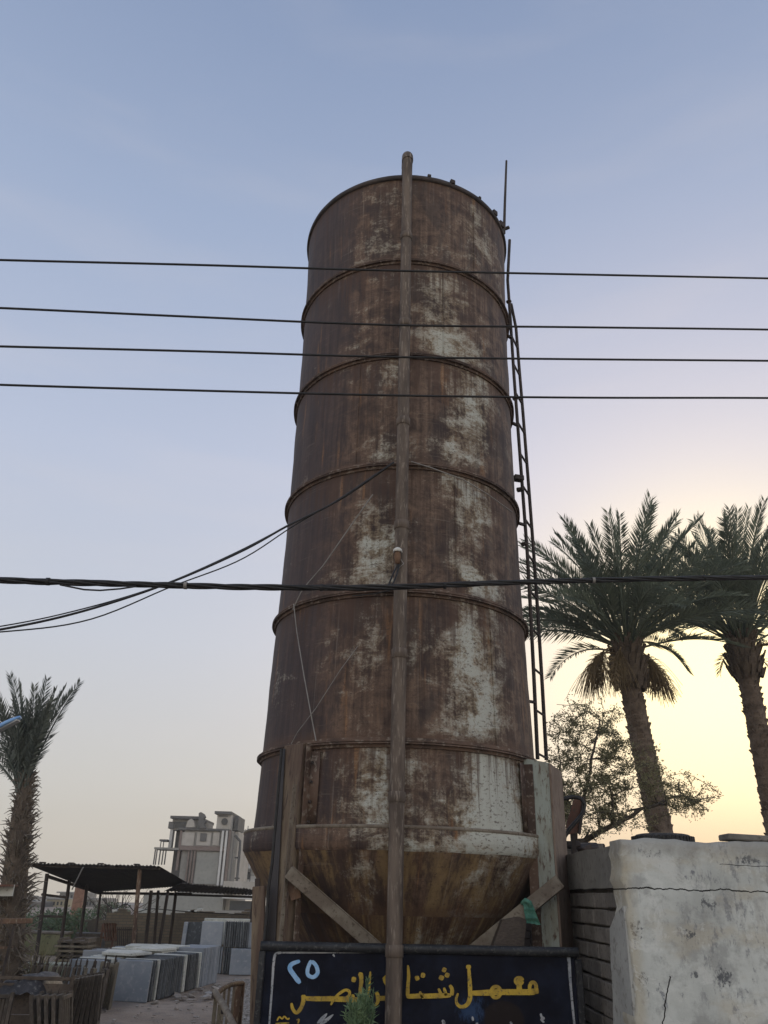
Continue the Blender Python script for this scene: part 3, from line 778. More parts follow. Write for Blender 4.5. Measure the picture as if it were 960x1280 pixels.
M['straw'] = leaf_material('straw_leaf', (.16, .15, .08), (.24, .21, .13), .2, 2)
M['trunk'] = mottled('palm_trunk', (.10, .076, .060), (.165, .128, .10), 5, (.06, .046, .038), .95, .5, .03)
M['boot'] = mottled('palm_boot', (.065, .05, .04), (.115, .09, .068), 6, (.16, .13, .10), .95, .5, .03)
M['bark'] = mottled('grey_bark', (.055, .045, .036), (.095, .08, .066), 8, None, .95, .5, .02)

def frond(mb, base, az, el, L, droop, leafl=.42, npair=64, wid=.026, start=.2, twist=0.0, sparse=0.0, roll=0.0):
    p = V(base); e = el; n_ = 22; pts = [p.copy()]; dirs = []
    for i in range(n_):
        t = i / n_; e = el - droop * t ** 1.5
        d_ = V((cos(e) * sin(az), cos(e) * cos(az), sin(e))); dirs.append(d_)
        p = p + d_ * (L / n_); pts.append(p.copy())
    dirs.append(dirs[-1])
    mb.tube(pts, [.022 * (1 - .85 * i / n_) + .002 for i in range(n_ + 1)], 4, cap=False)
    side0 = V((cos(az), -sin(az), 0))
    for k in range(npair):
        t = start + (1 - start) * (k + random.random() * .6) / npair
        f = t * n_; i = min(int(f), n_ - 1); q = pts[i].lerp(pts[i + 1], f - i); d_ = dirs[i]
        up = side0.cross(d_).normalized(); side = side0 * cos(roll) + up * sin(roll); up = up * cos(roll) - side0 * sin(roll)
        env = min(1, (t - start) / .22 + .45) * (1 - .55 * max(0, (t - .55) / .45))
        for sgn in (-1, 1):
            if random.random() < sparse: continue
            l = leafl * env * random.uniform(.82, 1.12)
            fwd = .75 + .9 * t + random.uniform(-.1, .15)
            ldir = (side * sgn * cos(twist) + up * (.42 + random.uniform(-.2, .25)) + d_ * fwd).normalized()
            tip = q + ldir * l - V((0, 0, l * .10 * random.random()))
            ax = ldir.cross(up).normalized() * wid * .5 if random.random() < .5 else ldir.cross(side).normalized() * wid * .5
            mid = q + ldir * l * .4
            mb.add([q, mid + ax, tip, mid - ax], [(0, 1, 2, 3)])

def palm(base, top, Ytop, r0, r1, name, label, nf, Lr, boot, fm, seed, els, group, drys=10, leafl=.42, fruit=()):
    random.seed(seed)
    root = empty(name, base, label, 'palm tree', group)
    base, top = V(base), V(top)
    # leaning trunk with old leaf scars in a spiral
    n_ = 60; mb = MB(); pts = []; bow = V(((top - base).z * .008, 0, 0))
    for i in range(n_ + 1):
        t = i / n_; pts.append(base.lerp(top, t) + bow * sin(pi * t) * (-1 if top.x < base.x else 1))
    mb.tube(pts, [r0 + (r1 - r0) * i / n_ for i in range(n_ + 1)], 16)
    H = (top - base).length; rows = int(H / .105); per = 9
    for j in range(rows):
        t = (j + .5) / rows; f = t * n_; i = min(int(f), n_ - 1); c = pts[i].lerp(pts[i + 1], f - i)
        ax = (pts[i + 1] - pts[i]).normalized(); x = ax.cross(V((0, 1, 0))).normalized(); y = ax.cross(x)
        r = r0 + (r1 - r0) * t
        for k in range(per):
            a = 2 * pi * (k + (j % 2) * .5) / per + random.uniform(-.16, .16); c = c + ax * random.uniform(-.02, .02); o_ = x * cos(a) + y * sin(a); tg = ax.cross(o_)
            w_ = r * .66; h_ = .075 + random.uniform(-.012, .02); pr = r * random.choice((random.uniform(.06, .2), random.uniform(.12, .34)))
            b0 = c + o_ * r * .94
            mb.add([b0 - tg * w_ * .5 - ax * h_ * .5, b0 + tg * w_ * .5 - ax * h_ * .5, b0 + tg * w_ * .35 + ax * h_ * .6 + o_ * pr, b0 - tg * w_ * .35 + ax * h_ * .6 + o_ * pr,
                    b0 - tg * w_ * .3 + ax * h_ * .62, b0 + tg * w_ * .3 + ax * h_ * .62],
                   [(0, 1, 2, 3), (3, 2, 5, 4), (1, 5, 2), (0, 3, 4)])
    mb.build('trunk', M['trunk'], root)
    # boot: stubs of cut fronds
    mb = MB(); rb, hb = boot
    mb.lathe([(r1 * .8, -.1), (rb * .8, hb * .18), (rb * .85, hb * .45), (rb * .62, hb * .8), (rb * .3, hb * 1.05)], top, 14)
    for k in range(150):
        t = random.random(); a = k * 2.399; rr = rb * (.74 + .12 * sin(pi * min(1, t * 1.3))) * (1 - .3 * t); c = top + V((cos(a) * rr, sin(a) * rr, hb * t))
        o_ = V((cos(a), sin(a), 0)); l = random.uniform(.10, .25)
        mb.bar(c - V((0, 0, .05)), c + o_ * l * .55 + V((0, 0, l)), .07, .03, o_)
    mb.build('crown_boot', M['boot'], root)
    mb = MB(); c0 = top + V((0, 0, hb * .9))
    for k in range(nf):
        az = k * 2.39996 + random.uniform(-.25, .25); el = els(k / nf) + random.uniform(-.1, .1)
        frond(mb, c0 + V((sin(az) * .12, cos(az) * .12, random.uniform(-.15, .1))), az, el, random.uniform(*Lr), random.uniform(.55, 1.05) * (1.25 - el / 2.2), leafl, start=.26, roll=random.gauss(0, .55))
    mb.build('crown', M[fm], root)
    if drys:
        mb = MB()
        for k in range(drys):
            az = random.uniform(0, 6.28); frond(mb, c0 - V((0, 0, .25)), az, random.uniform(-.2, .35), random.uniform(.8, 1.5), random.uniform(1.2, 1.9), .25, 24, .02, .3, sparse=.3)
        mb.build('dry_fronds', M['dry'], root)
    for (az, reach) in fruit:
        mb = MB(); o_ = V((sin(az), cos(az), 0)); p0 = c0 + V((0, 0, -.2)); stem = []
        for i in range(8):
            t = i / 7; stem.append(p0 + o_ * reach * .62 * t + V((0, 0, .16 * sin(pi * t) - .22 * t * t)))
        mb.tube(stem, [.020 - .001 * i for i in range(8)], 5)
        for k in range(150):
            q = stem[random.choice((5, 6, 6, 7, 7))]; l = random.uniform(.40, .72); sp = V((random.gauss(0, .26), random.gauss(0, .26), 0)) + o_ * random.uniform(.0, .55)
            pts = [q]
            for i in range(1, 6):
                t = i / 5; pts.append(q + sp * l * (t ** .8) * .8 + V((0, 0, -l * (.25 * t + .75 * t ** 1.6))) + V((random.gauss(0, .008), random.gauss(0, .008), 0)))
            mb.tube(pts, .0042, 3, cap=False)
        mb.build('fruit_stalk', M['dry'], root)
    return root
YP = 15.0
g0 = P(834, 1052, YP); up_ = P(790, 850, YP); dirn = up_ - g0; b0 = g0 - dirn * (g0.z / dirn.z)
pg = 'date palms behind the white wall'
palm(b0, P(789, 862, YP), YP, .215, .19, 'date_palm', 'date palm nearest the silo, hanging fruit stalks both sides, trunk above the tyre', 72, (2.3, 2.95), (.36, .95), 'frond', 11,
     lambda t: 1.47 - 1.18 * t, pg, 9, .46, ((-1.55, 1.05), (-1.95, 1.25), (-2.5, .9), (1.5, .85), (1.9, .7)))
YP = 16.5
g0 = P(957, 980, YP); up_ = P(934, 850, YP); dirn = up_ - g0; b0 = g0 - dirn * (g0.z / dirn.z) * 1.0; b0.z = 0
palm(b0, P(935, 848, YP), YP, .225, .19, 'date_palm', 'date palm at the end of the white wall, leaning trunk against the yellow sky', 72, (2.6, 3.2), (.38, .90), 'frond', 23,
     lambda t: 1.48 - .98 * t, pg, 5, .48)

# young palm at the left, with dry stubs all along the trunk
YP = 14.0; random.seed(5)
b0 = P(22, 1160, YP); b0.z = 0; tp = P(30, 985, YP)
root = empty('shaggy_palm', b0, 'shaggy young palm with narrow upright crown and dry stubs, behind the street lamp', 'palm tree')
mb = MB(); mb.tube([b0, b0.lerp(tp, .5), b0.lerp(tp, .85), tp + V((0, 0, .12))], [.26, .20, .15, .10], 14)
mb.build('trunk', M['boot'], root)
mb = MB()
for k in range(800):
    t = random.random() ** .8; a = random.uniform(0, 2 * pi); c = b0.lerp(tp + V((0, 0, .2)), t); r = .27 - .19 * t ** 1.4
    o_ = V((cos(a), sin(a), 0)); l = random.uniform(.12, .36) * (1.3 - .75 * t); p0 = c + o_ * r * .8
    upw = random.uniform(.2, 1.6) if t > .35 else random.uniform(-1.0, .9)
    d_ = (o_ + V((0, 0, upw))).normalized()
    pe = p0 + d_ * l; pm = p0 + d_ * l * .6
    pe += V((0, 0, random.uniform(-.10, .03)))
    mb.tube([p0, pm, pe], [.016, .011, .004], 3, cap=False)
mb.build('stubs', mottled('dry_stub', (.13, .11, .09), (.22, .19, .155), 6, None, .95), root)
mb = MB()
for tx, ty, L in ((100, 856, 0), (94, 872, 0), (58, 852, 0), (66, 866, 0), (8, 848, 0), (38, 880, 0), (48, 876, 0), (-12, 862, 0), (-30, 885, 0), (20, 872, 0), (-4, 890, 0), (70, 880, 1), (-40, 920, 1), (30, 890, 1), (52, 900, 1), (10, 905, 1), (80, 862, 0), (28, 858, 0), (44, 862, 0), (-5, 870, 0), (62, 885, 0), (15, 885, 0), (35, 900, 0)):
    tip = P(tx, ty, YP + random.uniform(-.5, .5)); c = tp - V((0, 0, .08)); v = tip - c; L_ = v.length * 1.03
    az = math.atan2(v.x, v.y); el = math.asin(v.z / v.length)
    frond(mb, c + V((random.gauss(0, .05), random.gauss(0, .05), 0)), az, el + .12, L_, .30, .30, 60, .022, .18, roll=random.choice((-1, 1)) * random.uniform(.6, 1.4) * abs(sin(az)))
mb.build('crown', M['frond_l'], root)

# ------------------------------------------------------------------ scrub tree behind the silo leg
def scrub(base, ells, name, label, ntw, nleaf, lsize, seed, r0=.07, leafm='shrub', limbs=()):
    random.seed(seed)
    root = empty(name, base, label, 'tree')
    nodes = [(V(base), r0)]; mb = MB()
    for lm in limbs:
        pts = [V(p) for p in lm]; n_ = len(pts)
        dense = []
        for a_, b_ in zip(pts, pts[1:]):
            for k in range(4): dense.append(a_.lerp(b_, k / 4))
        dense.append(pts[-1]); dense = [p + V((random.gauss(0, .02), random.gauss(0, .02), random.gauss(0, .02))) for p in dense]
        rs = [r0 * (1 - .75 * i / (len(dense) - 1)) for i in range(len(dense))]
        mb.tube(dense, rs, 7); nodes += list(zip(dense, rs))
    tw = []
    for k in range(ntw):
        c, rx, ry, rz = random.choices(ells, [e[1] * e[2] * e[3] for e in ells])[0]
        while True:
            u = V([random.uniform(-1, 1) for _ in range(3)])
            if .12 < u.length < 1: break
        tgt = V(c) + V((u.x * rx, u.y * ry, u.z * rz))
        nb = min(random.sample(nodes, min(len(nodes), 160)), key=lambda nd: (nd[0] - tgt).length + .35 * max(0, nd[0].z - tgt.z))
        p0 = nb[0]; L = (tgt - p0).length; n_ = max(3, int(L / .12)); pts = []
        sag = V((random.gauss(0, .12), random.gauss(0, .12), random.uniform(-.02, .2))) * L
        for i in range(n_ + 1):
            t = i / n_; pts.append(p0.lerp(tgt, t) + sag * sin(pi * t) * .5)
        ra = min(nb[1] * .7, .028); rs = [max(.0038, ra * (1 - .8 * i / n_)) for i in range(n_ + 1)]
        mb.tube(pts, rs, 4, cap=False); nodes += list(zip(pts[1:], rs[1:])); tw.append(pts)
    mb.build('trunk', M['bark'], root)
    mb = MB()
    for k in range(nleaf):
        pts = random.choice(tw); t = random.uniform(.3, 1) * (len(pts) - 1); i = min(int(t), len(pts) - 2); q = pts[i].lerp(pts[i + 1], t - i)
        q = q + V((random.gauss(0, .028), random.gauss(0, .028), random.gauss(0, .028)))
        d_ = V((random.gauss(0, 1), random.gauss(0, 1), random.gauss(-.2, .8))).normalized(); s_ = d_.cross(V((random.gauss(0, 1), random.gauss(0, 1), random.gauss(0, 1)))).normalized()
        l = lsize * random.uniform(.6, 1.3)
        mb.add([q, q + d_ * l * .5 + s_ * l * .24, q + d_ * l, q + d_ * l * .5 - s_ * l * .24], [(0, 1, 2, 3)])
    mb.build('crown', M[leafm], root)
    return root
YT = 12.0
bt = P(712, 1085, YT); bt.z = 0
def E(px, py, rx, rz, ry=.9, Y=YT): return (P(px, py, Y), rx, ry, rz)
scrub(bt, [E(735, 960, .62, .75), E(745, 1010, .6, .45), E(790, 1000, .65, .42), E(840, 985, .42, .34), E(868, 1005, .35, .22), E(705, 980, .3, .6), E(748, 905, .5, .38), E(700, 1020, .3, .3), E(712, 900, .35, .3), E(770, 950, .45, .5), E(752, 1032, .75, .22), E(792, 962, .42, .5), E(725, 985, .6, .5), E(730, 925, .55, .5)],
      'scrub_tree', 'small leafed straggly tree between the silo leg and the date palm', 760, 27000, .033, 3, .045,
      limbs=([bt, P(716, 1060, YT), P(728, 1010, YT), P(738, 950, YT + .2), P(752, 900, YT + .3)],
             [P(716, 1060, YT), P(752, 1040, YT - .2), P(790, 1020, YT - .2), P(835, 1000, YT), P(872, 998, YT)],
             [P(722, 1035, YT), P(704, 990, YT + .2), P(700, 950, YT + .2)]))

# ------------------------------------------------------------------ plastered wall
def plaster_material():
    mt, g, b = material('wall_plaster')
    v = g.coord(); x, y, z = g.sep(v)
    n1 = g.noise(v, 1.3, 8, .62); n2 = g.noise(v, 5, 9, .68); n3 = g.noise(v, 30, 5, .65); vs_ = g.noise(g.scale(v, (7, 1, .5)), 1.6, 6, .65)
    col = g.mix(g.step(n1, .36, .62), (.36, .375, .36), (.50, .52, .50))
    col = g.mix(g.math('MULTIPLY', g.step(n2, .47, .62), .62), col, (.24, .245, .24))
    col = g.mix(g.math('MULTIPLY', g.step(vs_, .54, .70), .40), col, (.33, .315, .28))
    tan_ = g.step(g.noise(g.scale(v, (1, 1, 2.2), (3, 0, 5)), 1.7, 6, .6), .52, .66)
    col = g.mix(g.math('MULTIPLY', tan_, .5), col, (.40, .36, .28))
    scuff = g.math('MULTIPLY', g.step(g.noise(v, 2.1, 3, .5), .46, .62), g.step(g.noise(g.scale(v, (1.6, 1, .7), (2, 0, 7)), 11, 8, .78), .52, .62))
    col = g.mix(g.math('MULTIPLY', scuff, .7), col, (.17, .175, .19))
    O_ = wall.location
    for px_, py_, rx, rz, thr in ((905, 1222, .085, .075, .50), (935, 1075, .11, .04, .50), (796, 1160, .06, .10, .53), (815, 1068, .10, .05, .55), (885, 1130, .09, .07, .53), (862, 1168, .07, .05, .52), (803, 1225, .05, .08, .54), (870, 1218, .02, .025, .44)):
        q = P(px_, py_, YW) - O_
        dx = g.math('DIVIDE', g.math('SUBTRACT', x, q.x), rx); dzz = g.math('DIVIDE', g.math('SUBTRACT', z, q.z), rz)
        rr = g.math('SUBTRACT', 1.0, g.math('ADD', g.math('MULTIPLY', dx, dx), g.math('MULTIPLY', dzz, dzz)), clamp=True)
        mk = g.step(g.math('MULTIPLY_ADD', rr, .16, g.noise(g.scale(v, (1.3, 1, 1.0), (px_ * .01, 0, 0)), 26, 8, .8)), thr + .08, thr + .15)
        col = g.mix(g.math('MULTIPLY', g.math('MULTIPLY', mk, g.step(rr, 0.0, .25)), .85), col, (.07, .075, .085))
    ex = g.step(g.math('ADD', x, g.math('MULTIPLY', n2, .16)), xw0 - O_.x + .19, xw0 - O_.x + .09)
    col = g.mix(g.math('MULTIPLY', ex, .55), col, (.33, .28, .19))
    peel = g.step(g.noise(g.scale(v, (1, 1, 1.3), (4, 0, 11)), 3.1, 10, .72, .6), .545, .565)
    col = g.mix(g.math('MULTIPLY', peel, .42), col, (.57, .58, .56))
    spot = g.step(g.noise(g.scale(v, (1.5, 1, .9), (9, 0, 2)), 7, 7, .75), .60, .68)
    col = g.mix(g.math('MULTIPLY', spot, .8), col, (.12, .125, .15))
    grime = g.step(g.math('ADD', z, g.math('MULTIPLY', n2, .3)), 2.02, 2.16)
    col = g.mix(g.math('MULTIPLY', grime, .7), col, (.22, .21, .19))
    col = g.mix(g.math('MULTIPLY', g.step(n3, .58, .72), .3), col, (.26, .27, .28))
    # cracks
    def crack(z0, amp, wid, lo, hi):
        nn = g.noise(g.comb(g.math('MULTIPLY', x, 3.2), z0, 0.0), 1.8, 7, .62)
        d_ = g.math('ABSOLUTE', g.math('SUBTRACT', g.math('SUBTRACT', z, z0), g.math('MULTIPLY', g.math('SUBTRACT', nn, .5), amp)))
        wv = g.math('MULTIPLY', g.math('MULTIPLY_ADD', g.noise(g.comb(x, 0., z0), 9, 3), 1.6, .2), wid)
        line = g.math('LESS_THAN', d_, wv)
        return g.math('MULTIPLY', line, g.math('MULTIPLY', g.math('GREATER_THAN', x, lo), g.math('LESS_THAN', x, hi)))
    return mt, g, b, col, n2, n3, crack, x, y, z
YW = 6.5
cl_ = P(768, 1112, YW); xw0 = cl_.x + .075
zc = P(860, 1112, YW).z
wall = empty('plastered_wall', (xw0 + 1.5, YW + .3, 0), 'white plastered brick wall with a long crack, exposed courses on its end', 'wall')
mt, g, b, col, n2, n3, crack, x, y, z = plaster_material()
ck = crack(zc, .085, .0042, -2, 5)
ck2 = crack(P(930, 1082, YW).z, .04, .0020, P(900, 1082, YW).x - wall.location.x, 5)
ax0 = P(836, 1220, YW) - wall.location
nn = g.noise(g.comb(0.0, 4.0, z), 6, 5, .6)
vd = g.math('ABSOLUTE', g.math('SUBTRACT', g.math('SUBTRACT', x, g.math('MULTIPLY_ADD', g.math('SUBTRACT', z, ax0.z), .28, ax0.x)), g.math('MULTIPLY', g.math('SUBTRACT', nn, .5), .10)))
vck = g.math('MULTIPLY', g.math('LESS_THAN', vd, .0045), g.math('MULTIPLY', g.math('LESS_THAN', z, ax0.z), g.math('GREATER_THAN', z, ax0.z - .5)))
allck = g.math('MAXIMUM', g.math('MAXIMUM', ck, ck2), vck)
col = g.mix(allck, col, (.02, .019, .018))
h = g.math('SUBTRACT', g.math('ADD', g.math('MULTIPLY', n2, .6), g.math('MULTIPLY', n3, .3)), g.math('MULTIPLY', allck, 3.0))
finish(g, b, col, .9, 0, h, .55, .012, .2)
M['plaster'] = mt
# front face: gridded slab with an uneven top
xw1 = xw0 + 4.2; nx_, nz_ = 130, 44
def ztop(xx):
    u = xx - xw0
    base_ = P(790, 1049, YW).z + (P(960, 1053, YW).z - P(790, 1049, YW).z) * min(1.5, u / (P(960, 1053, YW).x - xw0))
    return base_ + .018 * mnoise.noise(V((xx * 2.6, 0, 1))) + .010 * mnoise.noise(V((xx * 9, 3, 1)))
mb = MB(); vv = []; th_ = .30
for j in range(nz_ + 1):
    for i in range(nx_ + 1):
        xx = xw0 + (xw1 - xw0) * (i / nx_) ** 1.3; zz = ztop(xx) * j / nz_
        lo_ = 1.0 if i > 0 else 0
        yy = YW + .010 * mnoise.noise(V((xx * 1.7, zz * 1.7, 0))) + .004 * mnoise.noise(V((xx * 9, zz * 9, 0)))
        ex = (.022 * mnoise.noise(V((zz * 3, 1, 1))) + .020 * mnoise.noise(V((zz * 11, 4, 1))) + .014 * mnoise.noise(V((zz * 27, 4, 7)))) if i < 2 else 0
        if i == 0: yy += .02
        vv.append((xx + ex, yy + (.015 if j == nz_ else 0), zz))
W1 = nx_ + 1; nF = len(vv)
fs = [(j * W1 + i, j * W1 + i + 1, (j + 1) * W1 + i + 1, (j + 1) * W1 + i) for j in range(nz_) for i in range(nx_)]
for i in range(W1): xx = vv[nz_ * W1 + i][0]; vv.append((xx, YW + th_, ztop(xx) - .01))
fs += [(nz_ * W1 + i, nz_ * W1 + i + 1, nF + i + 1, nF + i) for i in range(nx_)]
for j in range(nz_ + 1): vv.append((vv[j * W1][0], YW + th_, vv[j * W1][2]))
nE = nF + W1
fs += [(j * W1, (j + 1) * W1, nE + j + 1, nE + j) for j in range(nz_)]
mb.add(vv, fs, True); mb.build('plaster_face', M['plaster'], wall)
# end wall running back, exposed courses
M['block'] = mottled('mud_block', (.125, .115, .105), (.18, .165, .15), 4, (.09, .082, .075), .95, .5, .02)
M['render'] = mottled('grey_render', (.31, .315, .305), (.39, .395, .38), 3, (.22, .215, .20), .95, .4, .02)
ztopw = P(740, 1058, YW + .8).z; YB = YW + 2.3
mb = MB(); mb.box((xw0 + .20, (YW + YB) / 2 + .16, ztopw / 2 - .03), (.26, YB - YW - .3, ztopw - .06)); mb.build('core', mottled('joint_shadow_clay', (.045, .04, .036), (.07, .062, .055), 5), wall)
zz = .02; random.seed(2); hh = .128
mb = MB()
while zz + hh < zc - .01:
    yy = YW + .31
    while yy < YB:
        l = random.uniform(.34, .44)
        mb.box((xw0 + .13 + random.uniform(-.006, .008), min(yy + l / 2, YB), zz + hh / 2 + random.uniform(-.003, .003)), (.2, l - .004, hh - random.uniform(.010, .022)), Matrix.Rotation(random.uniform(-.012, .012), 3, 'X'), .008)
        yy += l
    zz += hh
mb.build('brick_courses', M['block'], wall)
# rendered upper strip of the end and a torn patch of plaster by the corner
def sheet(outline, x, th, mat, name):
    mb = MB(); mb.hull_prism([(x, p[0], p[1]) for p in outline], (th, 0, 0)); mb.build(name, mat, wall)
up_o = [(YW + .305, zc + .005)]
k = 12
for i in range(k + 1):
    yy = YW + .31 + (YB - YW - .35) * i / k; up_o.append((yy, zc + .004 + .012 * mnoise.noise(V((yy * 7, 0, 0)))))
up_o.append((YB - .03, ztopw - .03))
for i in range(8): yy = YB - .03 - (YB - YW - .35) * i / 7; up_o.append((yy, ztopw - .015 + .02 * mnoise.noise(V((yy * 4, 2, 0)))))
up_o = up_o[1:]
sheet(up_o, xw0 + .015, .08, mottled('grey_brown_render', (.15, .145, .135), (.20, .195, .18), 3, (.12, .11, .10), .95, .4, .02), 'upper_render')
pa = [(YW + .028, .0)]
for i in range(15): zz = .0 + (zc - .17) * i / 14; pa.append((YW + .62 - .10 * (i / 14) + .07 * mnoise.noise(V((zz * 2.6, 5, 0))) - (.22 if i == 14 else 0) + .05 * sin(zz * 3), zz))
pa.append((YW + .028, zc - .12))
sheet(pa[::-1], xw0 - .012, .03, M['render'], 'torn_render')
mb = MB(); mb.box((xw0 + 2.2, YW + 1.3, 1.02), (3.7, 1.95, 1.95)); o = mb.build('soil_bed', mottled('bed_soil', (.10, .08, .06), (.15, .12, .09), 4)); tag(o, 'raised earth filled behind the white wall', kind='structure')
# tyre lying on the wall top
tc = P(828, 1046, YW + .60); tc.z = 1.997
ty = empty('old_tyre', tc, 'old black tyre lying flat on the white wall below the palm trunk', 'tyre')
mb = MB(); prof = []
Rm, rm = .185, .056
for k in range(17):
    a = 2 * pi * k / 16; prof.append((Rm + rm * cos(a) * (1.0 if cos(a) < 0 else 1.08), .066 + .062 * sin(a)))
mb.lathe(prof, tc, 40); mb.build('carcass', mottled('tyre_rubber', (.022, .022, .024), (.045, .044, .044), 8, (.09, .085, .08), .85), ty)
mb = MB()
for k in range(44):
    a = 2 * pi * k / 44; mb.box(tc + V((cos(a) * (Rm + rm * 1.07), sin(a) * (Rm + rm * 1.07), .066)), (.012, .022, .085), Matrix.Rotation(a, 3, 'Z'), .002)
mb.build('tread', M['wire'], ty)
# brick lying on the wall top at the right
o = MB().box(P(938, 1048.5, YW + .15), (.42, .2, .045), Matrix.Rotation(.03, 3, 'Y'), .008).build('loose_slab', M['block']); tag(o, 'broken brown slab lying on the white wall beyond the tyre', 'slab')

# clutter behind the wall end: hose loop, rusty sheet, dark junk
random.seed(9)
o = MB().tube([P(x_, y_, 9.4) for x_, y_ in ((690, 1006), (703, 999), (716, 996), (726, 998), (731, 1006), (729, 1016), (721, 1026), (712, 1036), (706, 1046), (704, 1062))], .022, 8).build('hose_loop', M['wire'])
tag(o, 'black hose looping up beside the green silo leg', 'hose')
mb = MB(); mb.hull_prism([P(708, 1030, 9.6), P(719, 994, 9.6), P(729, 996, 9.6), P(724, 1040, 9.6), P(708, 1044, 9.6)], (0, .02, 0)); mb2 = mb
tank = empty('rusty_sheet', P(716, 1060, 9.6), 'leaning red brown rusty sheet behind the hose loop', 'metal sheet')
mb.build('sheet', M['rust_red'], tank)
MB().bar(P(724, 1042, 9.58), P(730, 996, 9.58), .03, .03).build('edge_bar', M['rust_dark'], tank)
MB().bar(P(716, 1042, 9.64), P(716, 1042, 9.64) - V((0, 0, P(716, 1042, 9.64).z)), .05, .05).build('prop', M['rust_dark'], tank)
jp = empty('scrap_heap', P(720, 1075, 9.8), 'dark heap of scrap boards and stones behind the wall end', 'scrap heap')
for k in range(26):
    p = P(random.uniform(700, 742), random.uniform(1050, 1075) - 4, 9.8 + random.uniform(0, .5)); s_ = random.uniform(.07, .2)
    R = Matrix.Rotation(random.uniform(0, 3), 3, 'Z') @ Matrix.Rotation(random.uniform(-.5, .5), 3, 'X')
    MB().box(p - V((0, 0, .1)), (s_ * 2, s_, s_ * .5), R, s_ * .08).build('scrap_piece', M['rust_dark'] if k % 3 else M['block'], jp)
MB().box(P(722, 1085, 10.0) - V((0, 0, .62)), (.8, .7, 1.3), None, .05).build('pile_base', M['block'], jp)

random.seed(91)
bk = empty('dark_backing_wall', (1.35, 11.6, 0), 'added dark brick wall filling the gap between the silo hopper and the green leg', 'wall')  # wall added so the gap behind the hopper stays dark
mb = MB(); z_ = 0.0
while z_ < 1.78:
    x_ = .35 + (.11 if int(z_ / .09) % 2 else 0)
    while x_ < 2.35:
        mb.box((x_ + .11, 11.6 + random.uniform(-.008, .008), z_ + .042), (.212, .2, .08), None, .004); x_ += .222
    z_ += .09
mb.build('brickwork', M['rust_dark'], bk); MB().box((1.4, 11.62, .88), (2.0, .14, 1.74)).build('mortar', M['block'], bk)

# green rag and sack tied to the brace
random.seed(4)
mb = MB()
for k in range(3):
    x0 = 657 + k * 2.5; pts = [P(x0, 1127 + k, 7.86), P(x0 + 1 + k, 1137, 7.84), P(x0 + 3 + 2 * k, 1148, 7.84), P(x0 + 4 + 3.2 * k, 1154 + k, 7.85)]
    for i in range(3):
        a_, b_ = pts[i], pts[i + 1]; w_ = .022
        mb.add([a_ + V((-w_, .01 * i, 0)), a_ + V((w_, -.006, 0)), b_ + V((w_ * 1.2, .006, 0)), b_ + V((-w_ * .9, -.012, 0))], [(0, 1, 2, 3)])
        mb.add([a_ + V((-w_, .018, 0)), a_ + V((w_, .016, 0)), b_ + V((w_ * 1.2, .02, 0)), b_ + V((-w_ * .9, .014, 0))], [(3, 2, 1, 0)])
mb.tube([P(653, 1129, 7.9), P(657, 1125, 7.84), P(662, 1128, 7.83), P(663, 1134, 7.86)], .02, 6)
o = mb.build('green_rag', mottled('rag_green', (.05, .16, .12), (.09, .22, .17), 12)); tag(o, 'turquoise green rag knotted round the diagonal brace', 'rag')
mb = MB(); c = P(640, 1165, 7.75)
for k in range(9):
    a = k / 8 * pi
pts = [P(628, 1150, 7.8), P(650, 1146, 7.78), P(658, 1150, 7.8), P(654, 1195, 7.75), P(612, 1195, 7.75)]
mb.hull_prism(pts, (0, .16, 0)); o = mb.build('woven_sack', mottled('sack_weave', (.055, .044, .038), (.09, .072, .06), 30, (.05, .04, .035), .95, .5, stretch=(1, 1, 4))); tag(o, 'brown woven sack hanging under the green rag behind the sign', 'sack')

# feathery plant before the sign
random.seed(12)
pb_ = P(448, 1340, 6.95); pb_.z = 0
pl = empty('feathery_shrub', pb_, 'feathery bright green seedling growing up before the navy sign', 'plant')
mb = MB(); ms = MB()
for k in range(80):
    tx = random.gauss(453, 8.5); ty_ = random.uniform(1238, 1300) + abs(tx - 456) * .9
    if k == 0: tx, ty_ = 460, 1226
    if k == 1: tx, ty_ = 467, 1240
    if k == 2: tx, ty_ = 438, 1252
    tip = P(tx, ty_, 6.95 + random.gauss(0, .10)); b_ = pb_ + V((random.gauss(0, .03), random.gauss(0, .03), max(.0, tip.z * random.uniform(.2, .7))))
    pts = [b_.lerp(tip, i / 6) + V((0, 0, .03 * sin(pi * i / 6))) for i in range(7)]
    ms.tube(pts, .004, 4, cap=False)
    for j in range(90):
        t = random.uniform(.15, 1) * 6; i = min(int(t), 5); q = pts[i].lerp(pts[i + 1], t - i)
        d_ = ((tip - b_).normalized() * .9 + V((random.gauss(0, .7), random.gauss(0, .7), random.gauss(0, .5)))).normalized(); s_ = d_.cross(V((random.gauss(0, 1), 1, random.gauss(0, 1)))).normalized() * .005
        l = random.uniform(.03, .065); mb.add([q - s_, q + s_, q + d_ * l + s_ * .3, q + d_ * l - s_ * .3], [(0, 1, 2, 3)])
ms.tube([pb_, pb_ + V((0, 0, .5))], .01, 5); ms.build('stem', M['hedge'], pl); mb.build('foliage', M['feather'], pl)

